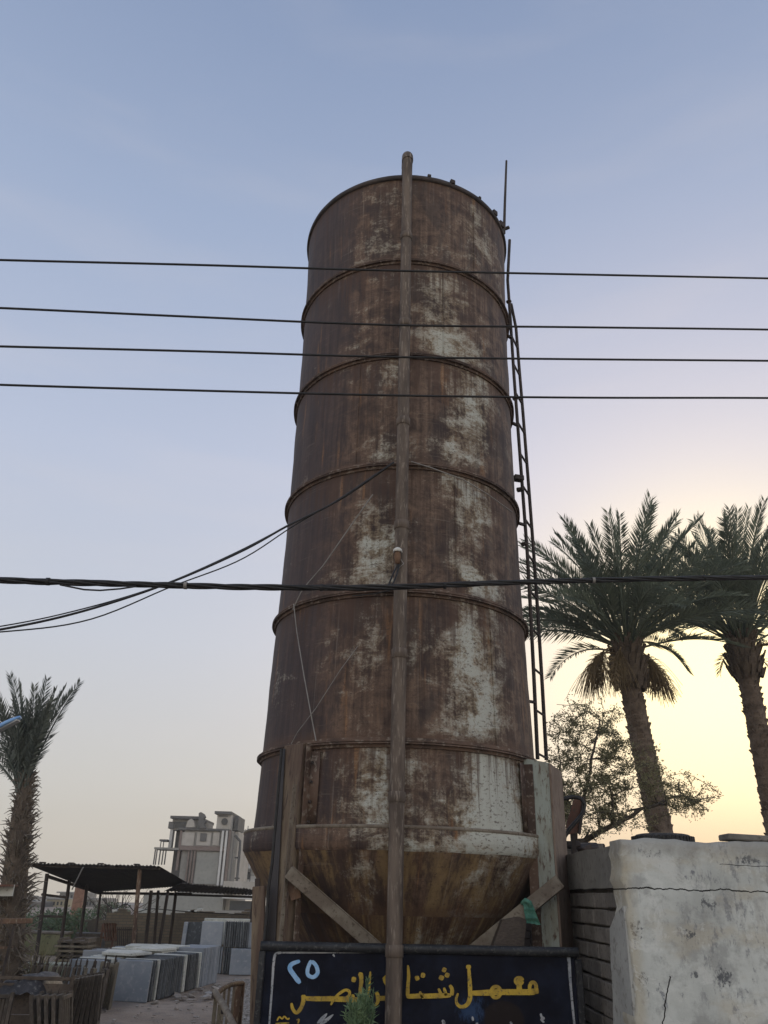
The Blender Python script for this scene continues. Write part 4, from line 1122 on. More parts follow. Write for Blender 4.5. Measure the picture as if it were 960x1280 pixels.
# ------------------------------------------------------------------ concrete slabs in the yard
M['slab_blue'] = mottled('slab_blue_grey', (.19, .215, .25), (.255, .275, .305), 2, (.285, .30, .325), .9, .25, perobj=.3)
M['slab_dark'] = mottled('slab_dark_grey', (.055, .062, .070), (.09, .097, .105), 3, (.13, .14, .15), .9, .25, perobj=.5)
M['slab_pale'] = mottled('slab_pale', (.40, .41, .38), (.52, .52, .48), 4, (.30, .31, .29), .9, .25, perobj=.2)
def slab_proto(mat, w_, h_, t_):
    random.seed(len(bpy.data.meshes))
    mb = MB(); mb.box((0, 0, h_ / 2), (w_, t_, h_), None, .010)
    for p in mb.v: p += V((random.uniform(-.006, .006), 0, random.uniform(-.006, .006)))
    me_o = mb.build('concrete_slab', mat); me_o.location = (0, 0, 0); return me_o
protos = {}
def slab(kind, w_, h_, t_, loc, yaw, lean, label, group):
    key = (kind, w_, h_, t_)
    if key not in protos:
        o = slab_proto(M['slab_' + kind], w_, h_, t_); protos[key] = o
    else: o = protos[key].copy(); COL.objects.link(o)
    o.location = loc; o.rotation_euler = (lean, 0, yaw); tag(o, label, 'slab', group); return o
A = G(183, 1254); B = G(262, 1231)
dr = (B - A); Lr = dr.length; dr.normalize(); yaw = -math.atan2(dr.x, dr.y); lp = V((-dr.y, dr.x, 0))
W_, H_ = .60, .58
random.seed(31)
def put(dist, row, kind, lean, label, group, hk=1.0, dz=0.0, wk=1.0, side=0.0):
    c = A + dr * dist + lp * (W_ / 2 + row * (W_ + .10) + side); c.z = dz
    slab(kind, round(W_ * wk, 3), round(H_ * hk, 3), .05, c, yaw + random.uniform(-.02, .02), lean, label, group)
gA = 'slabs of the front row beside the dirt path'
put(0, 0, 'blue', -.10, 'blue grey slab facing the path at the near end of the slab row', gA)
for k, dd in enumerate((.12, .19)): put(dd, 0, 'dark', -.10, 'dark slab directly behind the blue grey face slab', gA)
put(.34, 0, 'pale', -.02, 'pale slab edge standing first in the row, before the long ribbed pack', gA)
dd = .46
while dd < 1.52: put(dd, 0, 'dark', -.05 + random.uniform(-.02, .02), 'dark slab edge in the long ribbed pack between two pale edges', gA, random.choice((1.0, .985))); dd += .082
put(1.60, 0, 'pale', .04, 'pale slab edge leaning between the two ribbed packs', gA); put(1.67, 0, 'pale', .04, 'pale slab edge leaning between the two ribbed packs', gA, 1.0)
dd = 1.80
while dd < 2.35: put(dd, 0, 'dark', .03 + random.uniform(-.02, .02), 'dark slab edge in the short ribbed pack beyond the leaning pale edges', gA); dd += .082
put(2.42, 0, 'pale', .02, 'pale slab edge closing the short ribbed pack', gA)
dd = 2.52
while dd < 3.5: put(dd, 0, 'blue', -.02 + random.uniform(-.015, .015), 'grey slab edge at the far end of the front row below the back stack', gA, 1.12); dd += .085
gB = 'slabs of the rows behind the front row'
for row, s0, s1 in ((1, -.15, 3.3), (2, 1.7, 3.5)):
    dd = s0; k = 0
    while dd < s1:
        kind = 'blue' if (row == 1 and k == 0) else random.choice(('pale', 'pale', 'blue', 'dark'))
        lab = ['blue grey slab standing beside the near face slab, half behind it' if k == 0 else 'slab in the second row, only its top edge showing',
               'slab in the third row, only its top edge showing', 'slab in the fourth row, only its top edge showing'][row - 1]
        put(dd, row, kind, random.uniform(-.12, .06), lab, gB, random.choice((.95, 1.0, 1.02)))
        dd += random.choice((.075, .085, .11, .14)); k += 1
# flat pale slabs lying over the tops
random.seed(8)
for k in range(9):
    dd = random.uniform(.4, 3.2); row = random.choice((.8, 1.0, 1.2, 1.6)) if dd > 2.0 else .75; c = A + dr * dd + lp * (W_ / 2 + row * (W_ + .1)); c.z = .60 + .03 * (k % 2)
    o = slab('pale', W_, H_, .05, c, yaw + random.uniform(-.5, .5), -pi / 2 + random.uniform(-.03, .03), 'pale slab lying flat over the standing rows', 'slabs lying flat on the rows')
# two-tier stack at the back
gC = 'slabs of the two tier back stack'
w2, h2 = .50, .50
C0 = G(302, 1219); Yc = C0.y
def face(px0, px1, Y, z0, kind, lean, label, h=h2, yaw_=-.22):
    a_, b_ = P(px0, 1200, Y), P(px1, 1200, Y); c = (a_ + b_) / 2; c.z = z0
    slab(kind, round((b_ - a_).length, 2), h, .045, c, yaw_ * 0 + .02, lean, label, gC)
face(288, 315, Yc, 0, 'blue', -.06, 'pale blue slab leaning full face at the foot of the back stack')
for k in range(6): face(313 - k * .01, 318, Yc + .15 + k * .07, 0, 'dark', -.05, 'dark narrow slab edge beside the pale foot slab', h2)
def ribs(px0, px1, Y, z0, kind, nrib, label, h=h2, lean=.0):
    a_, b_ = P(px0, 1200, Y), P(px1, 1200, Y)
    for k in range(nrib):
        c = a_.lerp(b_, (k + .5) / nrib) + V((0, .24, 0)); c.z = z0
        slab(kind, .46, h, round((b_ - a_).length / nrib * .80, 3), c, pi / 2 + .12, lean + random.uniform(-.02, .02), label, gC)
ribs(277, 288, Yc + .1, 0, 'dark', 4, 'dark slab edge in the lower tier beside the pale foot slab')
ribs(262, 276, Yc + .15, 0, 'blue', 5, 'grey slab edge in the lower tier under the pale face slab')
ribs(292, 317, Yc + .35, 0, 'dark', 7, 'slab edge of the lower tier hidden behind the pale foot slab')
face(248, 275, Yc + .25, h2 + .01, 'blue', -.05, 'pale blue slab facing out in the upper tier above the grey edges')
ribs(275.5, 307, Yc + .15, h2 + .01, 'dark', 11, 'dark slab edge in the ribbed pack of the upper tier')
face(307.5, 319, Yc + .2, h2 + .01, 'blue', -.05, 'narrow pale blue slab closing the upper tier beside the steel post')
face(228, 248, Yc + .6, h2 - .05, 'dark', -.12, 'dark slate coloured slab facing out, first in the upper tier', .53)
face(224, 229, Yc + .5, h2 - .05, 'blue', -.16, 'thin grey slab edge leaning on the slate coloured slab', .53)
ribs(228, 262, Yc + .5, 0, 'blue', 10, 'grey slab edge in the lower tier beneath the slate coloured slab', .46)
face(250, 308, Yc + .78, h2 + .03, 'pale', -.03, 'whitish slab rising behind the upper tier, only its top showing', .53)

# ------------------------------------------------------------------ mould frames
M['wood_dark'] = mottled('mould_dark', (.050, .042, .036), (.085, .070, .058), 6, (.12, .105, .09), .9, .35, stretch=(1, 1, .4), perobj=.5)
M['wood_pale'] = mottled('mould_pale', (.17, .15, .115), (.125, .108, .082), 6, (.08, .07, .055), .9, .35, stretch=(1, 1, .4), perobj=.4)
M['wood_brown'] = mottled('mould_brown', (.060, .046, .037), (.095, .074, .058), 5, (.045, .036, .03), .9, .35, perobj=.4)
def mould(mat, label, group, name='casting_mould', w_=.5, h_=.56, slats=4, pins=True, horiz=False):
    root = empty(name, (0, 0, 0), label, 'mould frame', group)
    for sx in (-1, 1): MB().box((sx * (w_ / 2 - .02), 0, h_ / 2), (.04, .045, h_), None, .004).build('stile', mat, root)
    for z_ in (.05, h_ - .04): MB().box((0, 0, z_), (w_ - .084, .04, .04), None, .004).build('rail', mat, root)
    mb = MB()
    for k in range(slats):
        if horiz: mb.box((0, .005, .09 + (h_ - .18) * (k + .5) / slats), (w_ - .086, .016, (h_ - .18) / slats * .97), None, .003)
        else: mb.box((-w_ / 2 + .042 + (w_ - .084) * (k + .5) / slats, .005, h_ / 2 + .005), ((w_ - .09) / slats * .8, .016, h_ - .135), None, .003)
    mb.build('slat_panel', mat, root)
    if pins:
        for sx in (-.3, .3): MB().tube([(sx * w_, 0, h_ - .01), (sx * w_, 0, h_ + .09)], .009, 6).build('pin', M['rust_dark'], root)
    return root
gm = 'steel mould frames standing in a row'
pr = mould(M['wood_dark'], 'dark mould frame on edge in the row with pins on top', gm)
pr2 = mould(M['wood_pale'], 'pale mould frame on edge near the path end of the row', gm)
random.seed(17)
E0, E1 = G(28, 1270), G(116, 1268)
E0 = V((E1.x - 1.25, E1.y + .35, 0))
nfr = 15; first = {0: True, 1: True}
for k in range(nfr):
    p = E0.lerp(E1, k / (nfr - 1)); pale = k in (10, 12); src = pr2 if pale else pr
    rot = (random.uniform(-.10, .02) * 0 + .0, 0, pi / 2 + .30 + random.uniform(-.05, .05))
    if first[int(pale)]: c = src; first[int(pale)] = False
    else: c = copy_tree(src)
    c.location = p + V((0, .25, 0)); c.rotation_euler = (random.uniform(.02, .14), 0, rot[2])
fp = mould(M['wood_pale'], 'pale slatted mould frame facing the path at the row end', gm, w_=.30, h_=.60, slats=4)
fp.location = G(126, 1262); fp.rotation_euler = (-.08, 0, -.35)
for k in range(3):
    c = copy_tree(fp, label='pale slatted mould frame just behind the facing one'); c.location = fp.location + V((-.02 - .02 * k, .09 + .09 * k, 0)); c.rotation_euler = (-.06, 0, -.35)
# near frames leaning in the front corner
gn = 'brown mould frames leaning in the front corner'
pn = mould(M['wood_dark'], 'dark narrow mould edge leaning beneath the black tarpaulin', gn, w_=.5, h_=.62, pins=False)
E2, E3 = G(62, 1300), G(112, 1290)
for k in range(8):
    c = pn if k == 0 else copy_tree(pn)
    p = E2.lerp(E3, k / 7); c.location = p + V((0, .25, 0)); c.rotation_euler = (.16 - .03 * k, 0, pi / 2 + .22)
    if k in (5, 6): c['label'] = 'dark narrow mould edge at the open end of the leaning pack'
bp = mould(M['wood_brown'], 'wide brown panel of horizontal boards facing the street', gn, 'casting_board', .92, .66, 3, False, True)
bp.location = G(28, 1300) ; bp.rotation_euler = (-.12, 0, .05)
br_ = mould(M['wood_dark'], 'brown mould edge leaning across the wide brown panel', gn, w_=.45, h_=.52, pins=False)
for k in range(5):
    c = br_ if k == 0 else copy_tree(br_); c.location = bp.location + V((.30 + .075 * k, -.30, 0)); c.rotation_euler = (-.24 + .02 * k, 0, pi / 2 + .08)
sm = mould(M['wood_dark'], 'small dark upright frame before the brown panel at the picture edge', gn, w_=.26, h_=.50, pins=False)
sm.location = G(2, 1300) + V((0, -.25, 0)); sm.rotation_euler = (-.05, 0, .1)
# black tarpaulin draped over the pack
mb = MB(); vv = []; nx_, ny_ = 26, 10
ta, tb = P(8, 1232, bp.location.y + .3), P(70, 1226, bp.location.y + .3)
for j in range(ny_ + 1):
    for i in range(nx_ + 1):
        u, v_ = i / nx_, j / ny_; p = ta.lerp(tb, u) + V((0, -.38 + .75 * v_, 0))
        z_ = .02 + .05 * mnoise.noise(V((u * 5, v_ * 4, 0))) + .07 * sin(pi * u) - (.17 * max(0, .22 - v_) / .22) - .12 * max(0, u - .86) / .14
        vv.append(p + V((0, 0, z_)))
mb.add(vv, [(j * (nx_ + 1) + i, j * (nx_ + 1) + i + 1, (j + 1) * (nx_ + 1) + i + 1, (j + 1) * (nx_ + 1) + i) for j in range(ny_) for i in range(nx_)], True)
o = mb.build('tarpaulin', mottled('black_tarp', (.016, .016, .020), (.035, .033, .036), 4, (.12, .115, .11), .6)); tag(o, 'crumpled black tarpaulin over the leaning brown moulds', 'tarpaulin')
# low kerb of rendered block behind the frames
o = MB().box(P(30, 1205, 15.2) - V((0, 0, .20)), (1.5, .4, .46), None, .02).build('low_trough', mottled('trough_render', (.22, .24, .20), (.30, .31, .27), 3, (.12, .15, .09))); tag(o, 'low pale rendered trough behind the mould frames', 'trough')

# pile of flat boards (pallets)
random.seed(6)
pz = empty('board_pile', G(90, 1222), 'stack of grey wooden pallets behind the mould frames', 'pallet stack')
pc = P(92, 1205, 17.2); z_ = 0.0
for k in range(10):
    j = random.uniform(-.02, .02)
    MB().box((pc.x + j, 17.2 + j, z_ + .018), (.62 + random.uniform(-.05, .03), .5, .036), Matrix.Rotation(random.uniform(-.02, .02), 3, 'Z'), .004).build('board', M['wood_pale'] if k % 3 else M['wood_dark'], pz)
    for sx in (-.24, 0, .24): MB().box((pc.x + sx + j, 17.2, z_ + .056), (.06, .46, .038)).build('block', M['wood_dark'], pz)
    z_ += .0765

# ------------------------------------------------------------------ open shed
sh = empty('open_shed', P(150, 1170, 22.5) * 1, 'open shed with dark sagging sheet roof on thin leaning posts', 'shed')
sh.location.z = 0; WLOC[sh.name] = V(sh.location)
M['roof'] = mottled('roof_sheet', (.020, .019, .020), (.040, .036, .034), 3, None, .7, .3)
def corr(a, b, c, d, n_, th, mat, name, amp=.014):
    """corrugated sheet: a-b near edge, d-c far edge"""
    a, b, c, d = map(V, (a, b, c, d)); mb = MB(); top = []; bot = []
    for i in range(n_ + 1):
        u = i / n_; off = V((0, 0, amp * (1 if i % 2 else -1)))
        p, q = a.lerp(b, u) + off, d.lerp(c, u) + off
        p = p + V((0, -.05 * abs(mnoise.noise(V((i * .23, 0, 0)))), .02 * mnoise.noise(V((i * .3, 2, 0)))))
        top += [p + V((0, 0, th)), q + V((0, 0, th))]; bot += [p, q]
    N2 = 2 * (n_ + 1); fs = []
    for i in range(n_):
        fs += [(2 * i, 2 * i + 2, 2 * i + 3, 2 * i + 1), (N2 + 2 * i, N2 + 2 * i + 1, N2 + 2 * i + 3, N2 + 2 * i + 2), (2 * i, N2 + 2 * i, N2 + 2 * i + 2, 2 * i + 2), (2 * i + 1, 2 * i + 3, N2 + 2 * i + 3, N2 + 2 * i + 1)]
    mb.add(top + bot, fs); return mb.build(name, mat, sh)
YA, YC = 19.5, 26.0
corr(P(34, 1080, YA), P(200, 1083.5, YA), P(240, 1107, YC), P(122, 1115, YC), 70, .02, M['roof'], 'roof_sheet')
corr(P(226, 1104.5, 22.5), P(322, 1113, 22.5), P(322, 1119, 27), P(205, 1114, 27), 50, .02, M['roof'], 'roof_sheet')
mb = MB(); mb.bar(P(40, 1081.5, YA + .1), P(200, 1085.5, YA + .1), .06, .06); mb.build('beam', M['rust_dark'], sh)
mb = MB(); mb.bar(P(122, 1116.5, YC - .1), P(240, 1117.5, YC - .1), .07, .07); mb.build('beam', M['rust_dark'], sh)
mb = MB(); mb.bar(P(198, 1117.5, 26.6), P(321, 1121.5, 26.6), .06, .06); mb.build('beam', M['rust_dark'], sh)
mb = MB(); mb.bar(P(58, 1095, YA + .4), P(122, 1116, YC - .1), .06, .06); mb.build('beam', M['rust_dark'], sh)
for x_ in (52, 88, 125, 170): MB().box(P(x_, 1079.6 + (x_ - 34) * .02, YA) + V((0, .05, .03)), (.12, .12, .03), None, .01).build('ridge_clip', M['rust_dark'], sh)
posts = [((59, 1092), (47, 1182), 19.9, .09), ((87, 1099), (77, 1172), 21.5, .085), ((109, 1106), (101, 1166), 23.4, .085), ((126, 1114), (122, 1148), 25.8, .07),
         ((175, 1085), (166, 1186), 19.7, .095), ((189, 1113), (181, 1190), 22.7, .09), ((198, 1113), (192, 1188), 24.5, .08), ((210, 1114), (198, 1187), 22.8, .08), ((220, 1115), (214, 1166), 25.7, .09), ((318, 1119), (313, 1156), 22.8, .09)]
for i, (t_, b_, Y, w_) in enumerate(posts):
    a_, c_ = P(*t_, Y), P(*b_, Y); d_ = c_ - a_; c_ = a_ + d_ * ((a_.z) / -d_.z)
    MB().tube([a_, c_], w_ * .5, 8).build('post', M['rust'] if i == 4 else M['rust_dark'], sh)
for a_, b_, Y in (((52, 1118), (84, 1122), 20.6), ((47, 1145), (82, 1146), 20.6), ((215, 1112), (224, 1112), 25.6)):
    MB().bar(P(*a_, Y), P(*b_, Y), .05, .05).build('cross_rail', M['rust_dark'], sh)
o = MB().bar(P(104, 1084, 19.0), P(90, 1112, 19.3), .02, .02).build('thin_pole', M['wire_bare']); tag(o, 'thin pale stick leaning under the shed roof edge', 'stick')
# sagging lines under the shed
wire('sagging_line', [(128, 1124), (142, 1136), (158, 1130), (170, 1140), (190, 1136), (240, 1140), (318, 1144)], (26.2, 26.4), .012, 'sagging dark line strung under the shed along the brick wall', n=40)

# back wall of the yard
YBW = 28.0
mt, g, b = material('yard_brick'); v = g.coord()
bt_ = g.n('ShaderNodeTexBrick'); g.L.new(g.comb(g.sep(v)[0], g.sep(v)[2], 0.0), bt_.inputs['Vector'])
bt_.inputs['Color1'].default_value = (.105, .085, .062, 1); bt_.inputs['Color2'].default_value = (.145, .115, .08, 1); bt_.inputs['Mortar'].default_value = (.085, .075, .062, 1)
bt_.inputs['Scale'].default_value = 1; bt_.inputs['Brick Width'].default_value = .24; bt_.inputs['Row Height'].default_value = .08; bt_.inputs['Mortar Size'].default_value = .009
nn = g.noise(v, 1.1, 7, .6); col = g.mix(g.step(nn, .45, .7), bt_.outputs[0], (.07, .06, .048))
finish(g, b, col, .95, 0, bt_.outputs['Fac'], -.3, .01, .2); M['yard_brick'] = mt
random.seed(40)
bw = empty('yard_wall', P(210, 1165, YBW), 'dirty brown brick wall closing the yard behind the shed', 'wall'); bw.location.z = 0; WLOC[bw.name] = V(bw.location)
xs_ = [P(88, 1150, YBW).x + k * .22 for k in range(40)]
outl = [(xs_[0], YBW, -.05)] + []
tops = []
for x_ in xs_:
    px_ = 88 + (x_ - xs_[0]) / (P(330, 1150, YBW).x - xs_[0]) * 242
    zt_ = P(px_, 1141 if 125 < px_ else 1150, YBW).z + random.choice((0, 0, .04, -.05)); tops.append((x_, zt_))
mb = MB(); pts = []
for (x_, z_), (x2, z2) in zip(tops, tops[1:]): pts += [(x_, YBW, z_), (x2, YBW, z_)]
mb.hull_prism([(xs_[-1], YBW, -.1), (xs_[0], YBW, -.1)][::-1][::1] + pts[::-1], (0, .25, 0)) if False else None
for (x_, z_), (x2, z2) in zip(tops, tops[1:]): mb.add([(x_, YBW, -.1), (x2, YBW, -.1), (x2, YBW, z_), (x_, YBW, z_), (x_, YBW + .3, z_), (x2, YBW + .3, z_)], [(0, 1, 2, 3), (3, 2, 5, 4)]); mb.add([(x2, YBW, z_), (x2, YBW + .3, z_), (x2, YBW + .3, z2), (x2, YBW, z2)], [(0, 1, 2, 3)])
mb.build('brickwork', M['yard_brick'], bw)
for k in range(16):
    x_, z_ = random.choice(tops[6:]); MB().box((x_, YBW + .12, z_ + .04), (random.uniform(.12, .35), .2, random.uniform(.05, .14)), Matrix.Rotation(random.uniform(-.1, .1), 3, 'Y'), .01).build('loose_brick', random.choice((M['slab_pale'], M['yard_brick'], M['yard_brick'])), bw)
# rack of orange tubing, dark slatted gate and pale blocks beneath the shed
rk = empty('pipe_rack', P(137, 1186, 24.5), 'rusty orange metal rack beneath the shed roof', 'rack'); rk.location.z = 0; WLOC[rk.name] = V(rk.location)
for x_ in (129, 144): MB().bar(P(x_, 1155, 24.5), V((P(x_, 1155, 24.5).x, 24.5, 0)), .05, .05).build('upright', M['rust_red'], rk)
for y_ in (1156, 1164, 1172): MB().bar(P(128, y_, 24.48), P(146, y_, 24.48), .04, .05).build('crossbar', M['rust_red'], rk)
for k in range(5): MB().bar(P(130 + k * 3.3, 1154, 24.45), P(132 + k * 3.3, 1176, 24.3), .035, .04).build('slanted_bar', M['rust_red'], rk)
dg = empty('slatted_gate', P(158, 1186, 26.6), 'dark gate of upright slats against the yard wall', 'gate'); dg.location.z = 0; WLOC[dg.name] = V(dg.location)
for y_ in (1162, 1184): MB().bar(P(146, y_, 26.6), P(172, y_, 26.6), .05, .04).build('rail', M['rust_dark'], dg)
mb = MB()
for k in range(11): mb.bar(P(147 + k * 2.4, 1159, 26.57), P(147 + k * 2.4, 1189, 26.57), .03, .02)
mb.build('slats', M['rust_dark'], dg)
random.seed(61)
for k, (x_, y_, Y, s_, lab) in enumerate(((160, 1190, 23, (.5, .4, .16), 'low pale block at the foot of the reddish shed post'), (180, 1188, 23.6, (.7, .4, .2), 'pale flat block between the dark shed posts'), (215, 1187, 24, (.6, .4, .22), 'grey flat block behind the dark shed posts'), (200, 1182, 25, (.4, .3, .3), 'grey lump of concrete by the yard wall'))):
    p = P(x_, y_, Y); p.z = s_[2] / 2; o = MB().box(p, s_, Matrix.Rotation(random.uniform(-.3, .3), 3, 'Z'), .03).build('concrete_block', M['slab_pale'] if k < 2 else M['slab_blue']); tag(o, lab, 'block', 'loose blocks under the shed')
# more junk: stacked drums/boards left of the shed post
for k, (x_, y_, Y, w_, h_, mt_, lab) in enumerate(((117, 1150, 25.5, .7, .5, 'slab_dark', 'dark crate under the far corner of the shed roof'), (112, 1164, 23, .5, .5, 'wood_dark', 'dark wooden crate beside the orange rack'), (120, 1185, 21.5, .42, .36, 'wood_brown', 'brown wooden crate behind the pallets'))):
    p = P(x_, y_, Y); cr = empty('wooden_crate', (p.x, Y, 0), lab, 'crate', 'crates under the shed')
    MB().box((p.x, Y, h_ / 2), (w_, .5, h_), None, .01).build('body', M[mt_], cr)
    for q in (.12, .5, .88): MB().box((p.x, Y - .262, h_ * q), (w_ + .02, .018, h_ * .16), None, .003).build('batten', M['wood_dark'], cr)

# ------------------------------------------------------------------ near left: rusty bench frame, mossy wall, reeds
bn = empty('rusty_bench', P(12, 1200, 13.2), 'rusty steel bench frame with one thin leg at the picture edge', 'bench'); bn.location.z = 0; WLOC[bn.name] = V(bn.location)
MB().bar(P(-30, 1152, 13.2), P(40, 1151, 13.2), .09, .07, (0, 0, 1), .006).build('top_beam', M['rust'], bn)
for a_, b_ in (((19, 1155), (7, 1204)), ((-24, 1156), (-34, 1204))):
    p, q = P(*a_, 13.2), P(*b_, 13.2); d_ = q - p; MB().bar(p, p + d_ * (p.z / -d_.z), .04, .04).build('leg', M['rust_dark'], bn)
MB().bar(P(-25, 1186, 13.25), P(16, 1184, 13.25), .03, .03).build('stretcher', M['rust'], bn)
bs_ = empty('tin_canopy', P(0, 1115, 13.8), 'small rust edged tin canopy against the shaggy palm', 'canopy'); bs_.location.z = 0; WLOC[bs_.name] = V(bs_.location)
MB().bar(P(-40, 1113, 13.6), P(17, 1113, 13.6), .03, .16, (0, 0, 1)).build('fascia', M['slab_pale'], bs_)
MB().bar(P(-40, 1107, 13.6), P(18, 1107, 13.6), .3, .03, (0, 0, 1)).build('sheet', M['rust_red'], bs_)
MB().bar(P(-30, 1113, 13.7), V((P(-30, 1113, 13.7).x, 13.7, 0)), .05, .05).build('post', M['rust_dark'], bs_)
mw = empty('mossy_wall', P(40, 1190, 16.6), 'low green mossy wall with a pale top behind the bench', 'wall'); mw.location.z = 0; WLOC[mw.name] = V(mw.location)
ma, mb_ = P(-60, 1164, 24.2), P(86, 1162, 24.2)
MB().box(((ma.x + mb_.x) / 2, 24.35, (ma.z) / 2), (mb_.x - ma.x, .3, ma.z), None, .02).build('body', mottled('moss_render', (.10, .115, .06), (.16, .16, .10), 2, (.06, .06, .04), .95), mw)
MB().box(((ma.x + mb_.x) / 2, 24.35, ma.z + .03), (mb_.x - ma.x + .06, .36, .06), None, .015).build('coping', M['block'], mw)
random.seed(77)
rd = MB()
for k in range(120):
    p = P(random.gauss(44, 8), 1206, 14.4 + random.gauss(0, .15)); p.z = 0
    l = random.uniform(.3, 1.0); d_ = V((random.gauss(0, .28), random.gauss(0, .2), 1)).normalized(); s_ = V((.008, 0, 0))
    rd.add([p - s_, p + s_, p + d_ * l * .6 + s_ * .8, p + d_ * l + V((d_.x * .25 * l, 0, -.05)), p + d_ * l * .6 - s_ * .8], [(0, 1, 2, 3, 4)])
o = rd.build('reeds', M['straw']); tag(o, 'dry yellow reeds growing before the mossy wall', 'reeds', kind='stuff')

# hedges and shrubs further back
def bush(px, py, Y, rx, rz, label, seed, n_=1400, leafm='hedge', sz=.09):
    random.seed(seed); c = P(px, py, Y)
    root = empty('bush', (c.x, c.y, 0), label, 'bush', 'bushes beyond the yard')
    mb = MB(); ms = MB()
    for k in range(14):
        a = random.uniform(0, 6.28); t = V((c.x + cos(a) * rx * .7, c.y + sin(a) * rx * .6, c.z + random.uniform(-.2, .8) * rz)); ms.tube([V((c.x, c.y, 0)), V((c.x, c.y, 0)).lerp(t, .5) + V((0, 0, .1)), t], [.03, .018, .006], 4)
    for k in range(n_):
        while True:
            u = V([random.uniform(-1, 1) for _ in range(3)])
            if u.length < 1: break
        lump = 1 + .35 * mnoise.noise(u * 2.3 + V((seed, 0, 0))); q = c + V((u.x * rx * lump, u.y * rx * .8, u.z * rz * lump))
        if q.z < .02: continue
        d_ = V((random.gauss(0, 1), random.gauss(0, 1), random.gauss(.2, 1))).normalized(); s_ = d_.cross(V((random.gauss(0, 1), 1, random.gauss(0, 1)))).normalized(); l = sz * random.uniform(.6, 1.4)
        mb.add([q, q + d_ * l * .5 + s_ * l * .28, q + d_ * l, q + d_ * l * .5 - s_ * l * .28], [(0, 1, 2, 3)])
    ms.build('stem', M['bark'], root); mb.build('foliage', M[leafm], root)
bush(98, 1157, 30, .9, .55, 'green bush behind the brick pillar and shed posts', 1)
bush(78, 1160, 27, .8, .5, 'low green bush between the two leaning shed posts', 2)
bush(30, 1152, 34, 1.5, .5, 'dusty green bush beyond the mossy wall', 3)
bush(58, 1156, 36, 1.2, .4, 'grey green bush before the yellow house', 4)
bush(138, 1139, 36, .8, .3, 'small round bush peeping over the yard wall', 5, 700)
# bare twiggy shrub under the roof
random.seed(15); c = P(150, 1145, 29)
rt_ = empty('bare_shrub', (c.x, 29, 0), 'leafless twiggy shrub seen under the shed roof', 'shrub'); mb = MB()
for k in range(40):
    a = random.uniform(-1.2, 1.2); l = random.uniform(.8, 1.7); b_ = V((c.x, 29, .3)); e_ = b_ + V((sin(a) * l, random.gauss(0, .3), cos(a) * l))
    mb.tube([b_, b_.lerp(e_, .5) + V((random.gauss(0, .1), 0, random.gauss(0, .1))), e_, e_ + V((random.gauss(0, .25), 0, random.gauss(0, .2)))], [.016, .011, .007, .003], 4, cap=False)
mb.build('twigs', M['bark'], rt_)

# ------------------------------------------------------------------ brick pillar and far houses
YPi = 33
pi_ = empty('brick_pillar', P(102, 1150, YPi), 'square red brick pillar standing behind the shed roof', 'pillar'); pi_.location.z = 0; WLOC[pi_.name] = V(pi_.location)
a_, b_ = P(96.5, 1104, YPi), P(108, 1104, YPi)
MB().box(((a_.x + b_.x) / 2, YPi, a_.z / 2), (b_.x - a_.x, .4, a_.z), Matrix.Rotation(.02, 3, 'Y'), .02).build('shaft', mottled('pillar_brick', (.19, .105, .075), (.25, .15, .11), 5, (.15, .09, .07)), pi_)

def far_box(mb, x0, y0, x1, y1, Y, depth, bev=0.0, proud=0.0):
    xm, ym = (x0 + x1) / 2, (y0 + y1) / 2
    X0, X1 = P(x0, ym, Y).x, P(x1, ym, Y).x; Z0, Z1 = P(xm, y1, Y).z, P(xm, y0, Y).z
    return mb.box(((X0 + X1) / 2, Y - proud + (depth) / 2, (Z0 + Z1) / 2), (X1 - X0, depth, Z1 - Z0), None, bev)
def bz(u): return 170 + u / 5.333
def bw_(v): return 1000 + v / 5.333
M['bld_grey'] = mottled('house_grey', (.22, .215, .20), (.27, .262, .245), .8, None, .9, .1)
M['bld_panel'] = mottled('house_panel', (.25, .255, .24), (.29, .29, .27), .8, None, .9, .1)
M['bld_pale'] = mottled('house_pale', (.36, .34, .305), (.42, .40, .37), .8, None, .9, .1)
M['bld_red'] = mottled('house_red', (.17, .135, .12), (.20, .165, .15), .9, None, .9, .1)
M['bld_dark'] = mottled('house_dark', (.10, .10, .10), (.14, .138, .135), .9, None, .9, .1)
M['bld_yellow'] = mottled('house_yellow', (.36, .32, .22), (.42, .37, .26), .6, None, .9, .1)
M['bld_white'] = mottled('house_white', (.48, .48, .47), (.56, .56, .55), .6, None, .9, .1)
M['glass'] = mottled('dark_glass', (.04, .045, .05), (.06, .065, .07), 1, None, .2, 0)
YH = 60.0
hs = empty('apartment_house', P(255, 1140, YH), 'grey narrow apartment house with roof rooms and pale drain pipes behind the shed', 'house'); hs.location.z = 0; WLOC[hs.name] = V(hs.location)
def hb(name, mat, u0, v0, u1, v1, depth, proud=0.0, parent=None):
    mb = MB(); far_box(mb, bz(u0), bw_(v0), bz(u1), bw_(v1), YH, depth, 0, proud); return mb.build(name, M[mat], parent or hs)
body = hb('wall', 'bld_grey', 290, 200, 618, 760, 9)
hb('cornice', 'bld_dark', 284, 190, 624, 203, 9.4, .2)
hb('ground_floor', 'bld_panel', 62, 622, 590, 800, 6, .8)
hb('string_course', 'bld_red', 286, 309, 620, 338, .5, .22)
for u0, u1 in ((302, 388), (406, 500), (514, 556)):
    w_ = hb('panel', 'bld_pale', u0, 216, u1, 304, .2, .08)
hb('lattice_window', 'bld_dark', 430, 222, 472, 276, .2, .14)
hb('panel', 'bld_panel', 398, 346, 548, 560, .2, .09)
for u in (343, 364, 384): hb('red_pipe', 'bld_red', u - 5, 340, u + 5, 570, .2, .18)
for u in (567, 593): hb('drain_pipe', 'bld_white', u - 7, 206, u + 7, 570, .22, .3)
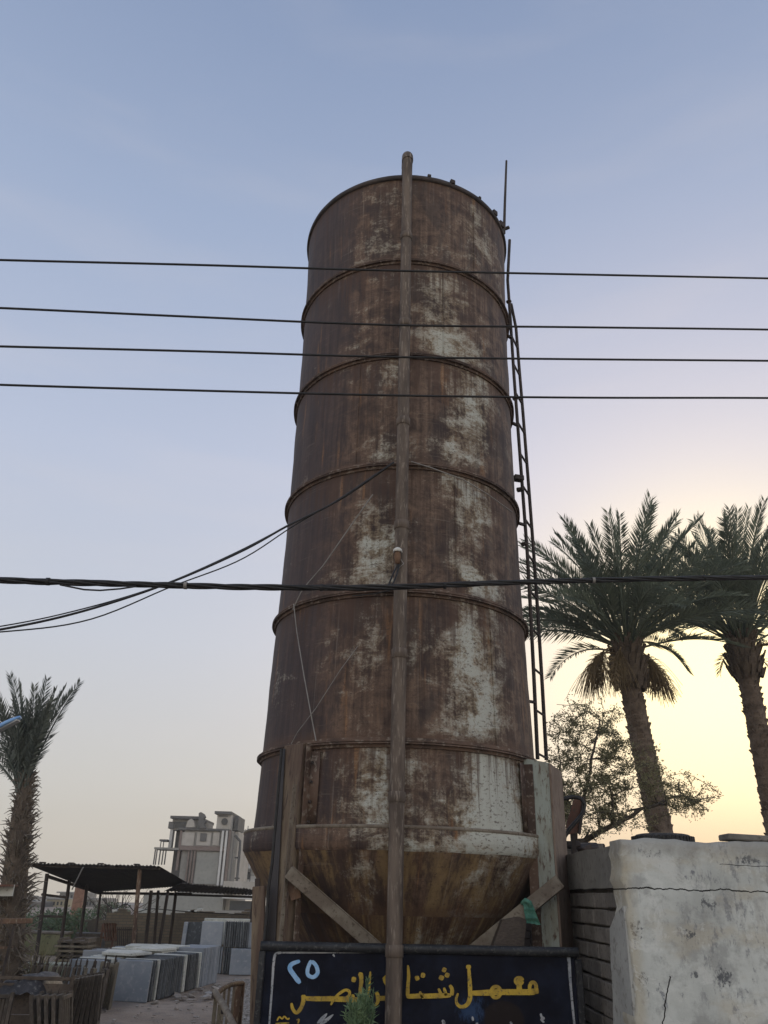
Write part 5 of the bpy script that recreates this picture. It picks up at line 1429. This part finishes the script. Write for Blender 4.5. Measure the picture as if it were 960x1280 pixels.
hb('corner_pilaster', 'bld_red', 604, 203, 619, 600, .4, .24)
hb('corner_pilaster', 'bld_red', 281, 203, 296, 470, .4, .16)
hb('left_wing', 'bld_dark', 222, 180, 291, 560, 7, -1.2)
rm = hb('roof_room', 'bld_grey', 228, 120, 415, 196, 5, -.6)
hb('roof_slab', 'bld_dark', 222, 104, 420, 122, 5.6, -.3, rm); hb('window', 'glass', 245, 140, 320, 182, .2, -.52, rm)
mb = MB(); sc_ = [(416, 190), (418, 88), (432, 80), (452, 92), (460, 112), (448, 128), (466, 140), (452, 160), (462, 186)]
mb.hull_prism([P(bz(u), bw_(v_), YH - .3) for u, v_ in sc_], (0, .5, 0)); mb.build('parapet_scroll', M['bld_dark'], hs)
mb = MB(); mb.hull_prism([P(bz(u), bw_(v_), YH - .25) for u, v_ in ((330, 182), (345, 140), (366, 124), (385, 140), (392, 182))], (0, .4, 0)); mb.build('parapet_scroll', M['bld_pale'], hs)
tr_ = hb('stair_room', 'bld_pale', 540, 92, 634, 196, 4, .1)
hb('roof_slab', 'bld_dark', 530, 78, 642, 96, 4.6, .35, tr_); hb('frame', 'bld_dark', 556, 104, 616, 112, .2, .16, tr_)
c = P(bz(590), bw_(143), YH - .2); MB().tube([c, c + V((0, .15, 0))], .22, 16).build('fan', M['glass'], tr_)
hb('stair_room_side', 'bld_dark', 642, 100, 670, 196, 3, -.8)
hb('side_wall', 'bld_pale', 619, 203, 652, 600, 6, -1.0)  # lit side of the house, its brightness painted in with the pale tone
mb = MB(); pts = [P(bz(u), bw_(v_), YH + .2) for u, v_ in ((660, 235), (694, 275), (692, 330), (672, 540))]; mb.tube(pts, .09, 8); mb.build('down_pipe', M['bld_dark'], hs)
for v_ in (378, 516): hb('pipe_clamp', 'bld_dark', 652, v_, 684, v_ + 10, .2, -.3)
hb('white_column', 'bld_white', 207, 186, 226, 330, .6, -.6)
hb('column', 'bld_dark', 205, 140, 240, 186, .9, -.5)
bal = hb('balcony', 'bld_grey', 128, 318, 292, 332, 2.0, .3)
for u in (126, 138, 160, 180, 198): hb('baluster', 'bld_dark', u - 3, 332, u + 3, 432, .12, .2, bal)
for v_ in (262,): hb('awning', 'bld_dark', 156, v_, 208, v_ + 12, 1.2, .0)
for u in (166, 184): hb('awning_post', 'bld_dark', u - 2, 270, u + 2, 320, .1, .1)
hb('porch_slab', 'bld_pale', 600, 545, 830, 600, 5, 1.2); hb('porch_beam', 'bld_white', 596, 640, 800, 658, 1, 1.4)
hb('dark_opening', 'glass', 640, 672, 790, 735, .3, 1.0); hb('porch_wall', 'bld_grey', 585, 738, 830, 800, 1, 1.6)
# unfinished building with scaffold poles
YU = 78
ub = empty('unfinished_building', P(312, 1120, YU), 'pale unfinished building with thin scaffold poles beside the silo hopper', 'building'); ub.location.z = 0; WLOC[ub.name] = V(ub.location)
mb = MB(); far_box(mb, 305, 1036, 335, 1125, YU, 8); mb.build('wall', M['bld_white'], ub)
for y0 in (1046, 1066, 1086): far_box(MB(), 303, y0, 336, y0 + 2, YU, 9, 0, .5).build('floor_slab', M['bld_grey'], ub)
for k, x_ in enumerate((302, 305.5, 309, 313, 317)): far_box(MB(), x_, 1034 + (k % 2) * 4, x_ + .7, 1120, YU, .15, 0, 1.6).build('scaffold_pole', M['bld_dark'], ub)
for y0 in (1040, 1058, 1076, 1094): far_box(MB(), 301, y0, 330, y0 + .7, YU, .15, 0, 1.8).build('scaffold_rail', M['bld_dark'], ub)
for x0, y0 in ((308, 1050), (308, 1070), (308, 1090)): far_box(MB(), x0, y0, x0 + 5, y0 + 9, YU, .3, 0, .1).build('window', M['glass'], ub)
# distant houses at the left
def house(x0, y0, x1, y1, Y, mat, label, rows, cols, seed, parapet=True):
    random.seed(seed); r = empty('town_house', P((x0 + x1) / 2, 1140, Y), label, 'house', 'houses far behind the yard'); r.location.z = 0; WLOC[r.name] = V(r.location)
    mb = MB(); far_box(mb, x0, y0, x1, 1150, Y, 7); mb.build('wall', M[mat], r)
    if parapet: far_box(MB(), x0 - .5, y0 - 1.3, x1 + .5, y0 + .5, Y, 7.4, 0, .2).build('roof', M['bld_grey'], r)
    W_ = (x1 - x0) / cols; Hh = min(9.0, (1146 - y0) / rows)
    for j in range(rows):
        for i in range(cols):
            xx, yy = x0 + W_ * (i + .28), y0 + 3 + Hh * j
            far_box(MB(), xx, yy, xx + W_ * .42, yy + Hh * .5, Y, .2, 0, .08).build('window', M['glass'], r)
house(56, 1124, 84, 1146, 85, 'bld_yellow', 'pale yellow far house framed by the leaning shed posts', 2, 6, 1)
house(72, 1116, 92, 1126, 92, 'bld_grey', 'grey upper storey of a far house above the yellow one', 1, 4, 2)
house(82, 1127, 97, 1148, 88, 'bld_yellow', 'small ochre far house next to the brick pillar', 2, 3, 3)
house(107, 1124, 119, 1146, 90, 'bld_grey', 'grey far house beyond the brick pillar', 2, 3, 4)
house(34, 1122, 52, 1150, 95, 'bld_white', 'white far house between the shaggy palm and the first shed post', 2, 3, 5)
house(20, 1128, 40, 1150, 80, 'bld_dark', 'bluish dark far shed behind the shaggy palm', 1, 3, 6)
house(-40, 1120, 14, 1150, 90, 'bld_pale', 'pale far house hidden behind the palm trunk', 2, 6, 7)
house(120, 1132, 200, 1150, 110, 'bld_white', 'long pale far building just above the yard wall', 1, 12, 8)

# ------------------------------------------------------------------ rusty railing by the gravel
YR = 8.6
rl = empty('rusty_railing', P(286, 1330, YR), 'rusty gate leaf with curved top rail standing beside the gravel', 'railing'); rl.location.z = 0; WLOC[rl.name] = V(rl.location)
ca = [P(271, 1243, 8.3), P(278, 1236, 8.5), P(288, 1231, 8.8), P(296, 1229.5, 9.0), P(303, 1229, 9.2)]
MB().tube(ca, .022, 8).build('top_rail', M['rust'], rl)
MB().bar(P(303, 1228, 9.2), V((P(303, 1228, 9.2).x, 9.2, 0)), .05, .05).build('end_post', M['rust'], rl)
MB().bar(P(298, 1231, 9.12), V((P(298, 1231, 9.12).x, 9.12, 0)), .06, .02).build('flat_bar', M['rust'], rl)
for x_, y_, Y in ((281, 1235, 8.6), (287, 1232, 8.78), (293, 1230.5, 8.95)):
    p = P(x_, y_, Y); MB().bar(p, V((p.x, p.y, 0)), .022, .022).build('baluster', M['brace'], rl)
p = P(270, 1245, 8.3); MB().bar(p, V((p.x, p.y, 0)), .03, .03).build('baluster', M['wood_pale'], rl)
p = P(275, 1256, 8.2); MB().bar(p, V((p.x, p.y, 0)), .03, .03).build('baluster', M['wood_pale'], rl)
lb = P(301, 1300, 7.0); MB().tube([P(269, 1240, 8.3), P(280, 1258, 7.8), lb, lb + V((.1, -.8, -.35))], .028, 9).build('handrail', M['brace'], rl)
MB().bar(lb + V((.1, -.8, -.35)), V((lb.x + .1, lb.y - .8, 0)), .04, .04).build('near_post', M['rust'], rl)
for x_, y_, Y in ((268, 1244, 8.28), (280, 1263, 7.8)): MB().box(P(x_, y_, Y), (.045, .045, .05), None, .006).build('joint', M['rust_dark'], rl)

# ------------------------------------------------------------------ street lamp at the picture edge
YL = 9.0
lt = empty('street_lamp', P(-70, 1140, YL), 'blue grey street lamp head reaching in at the picture edge', 'street lamp'); lt.location.z = 0; WLOC[lt.name] = V(lt.location)
pa_ = P(-70, 1140, YL); tip = P(26, 897, YL); rootp = P(-14, 918, YL)
top_ = P(-66, 950, YL)
MB().tube([V((top_.x, YL, 0)), V((top_.x, YL, 1.2)), top_], [.07, .06, .045], 12).build('pole', M['bld_grey'], lt)
MB().tube([top_, P(-60, 938, YL), P(-44, 928, YL), rootp], .025, 8).build('arm', M['bld_grey'], lt)
ax = (tip - rootp); L_ = ax.length; ax.normalize(); upv = V((-ax.z, 0, ax.x))
mb = MB(); rings = []
for i in range(11):
    t = i / 10; c = rootp + ax * L_ * t; hw = .075 * (sin(pi * min(1, .12 + t * .80)) ** .6); ht = .045 * (sin(pi * min(1, .15 + t * .75)) ** .5)
    rings.append([c + V((0, 1, 0)) * hw * cos(a) + upv * ht * max(sin(a), -.25) for a in [2 * pi * k / 12 for k in range(12)]])
mb.add([p for r_ in rings for p in r_], [(i * 12 + k, i * 12 + (k + 1) % 12, (i + 1) * 12 + (k + 1) % 12, (i + 1) * 12 + k) for i in range(10) for k in range(12)] + [tuple(range(12))[::-1], tuple(range(120, 132))], True)
mb.build('head', mottled('lamp_blue', (.14, .29, .56), (.20, .36, .62), 5, None, .4), lt)
mb = MB(); mb.bar(rootp + ax * L_ * .25 - upv * .016, rootp + ax * L_ * .92 - upv * .016, .02, .09, (0, 1, 0), .006); mb.build('lens', mottled('lamp_lens', (.30, .31, .32), (.36, .37, .38), 5, None, .3), lt)

# ------------------------------------------------------------------ evening dust haze
hm = bpy.data.materials.new('haze_air'); hm.use_nodes = True; nt = hm.node_tree
nt.nodes.remove(nt.nodes['Principled BSDF'])
pv = nt.nodes.new('ShaderNodeVolumePrincipled'); pv.inputs['Density'].default_value = .0013
pv.inputs['Color'].default_value = (.86, .84, .82, 1)
nt.links.new(pv.outputs[0], [q for q in nt.nodes if q.type == 'OUTPUT_MATERIAL'][0].inputs['Volume'])
o = MB().box((0, 53, 5.5), (262, 166, 13.2)).build('haze', hm); tag(o, 'thin dusty evening haze over the yard', kind='stuff')
S.cycles.volume_bounces = 0
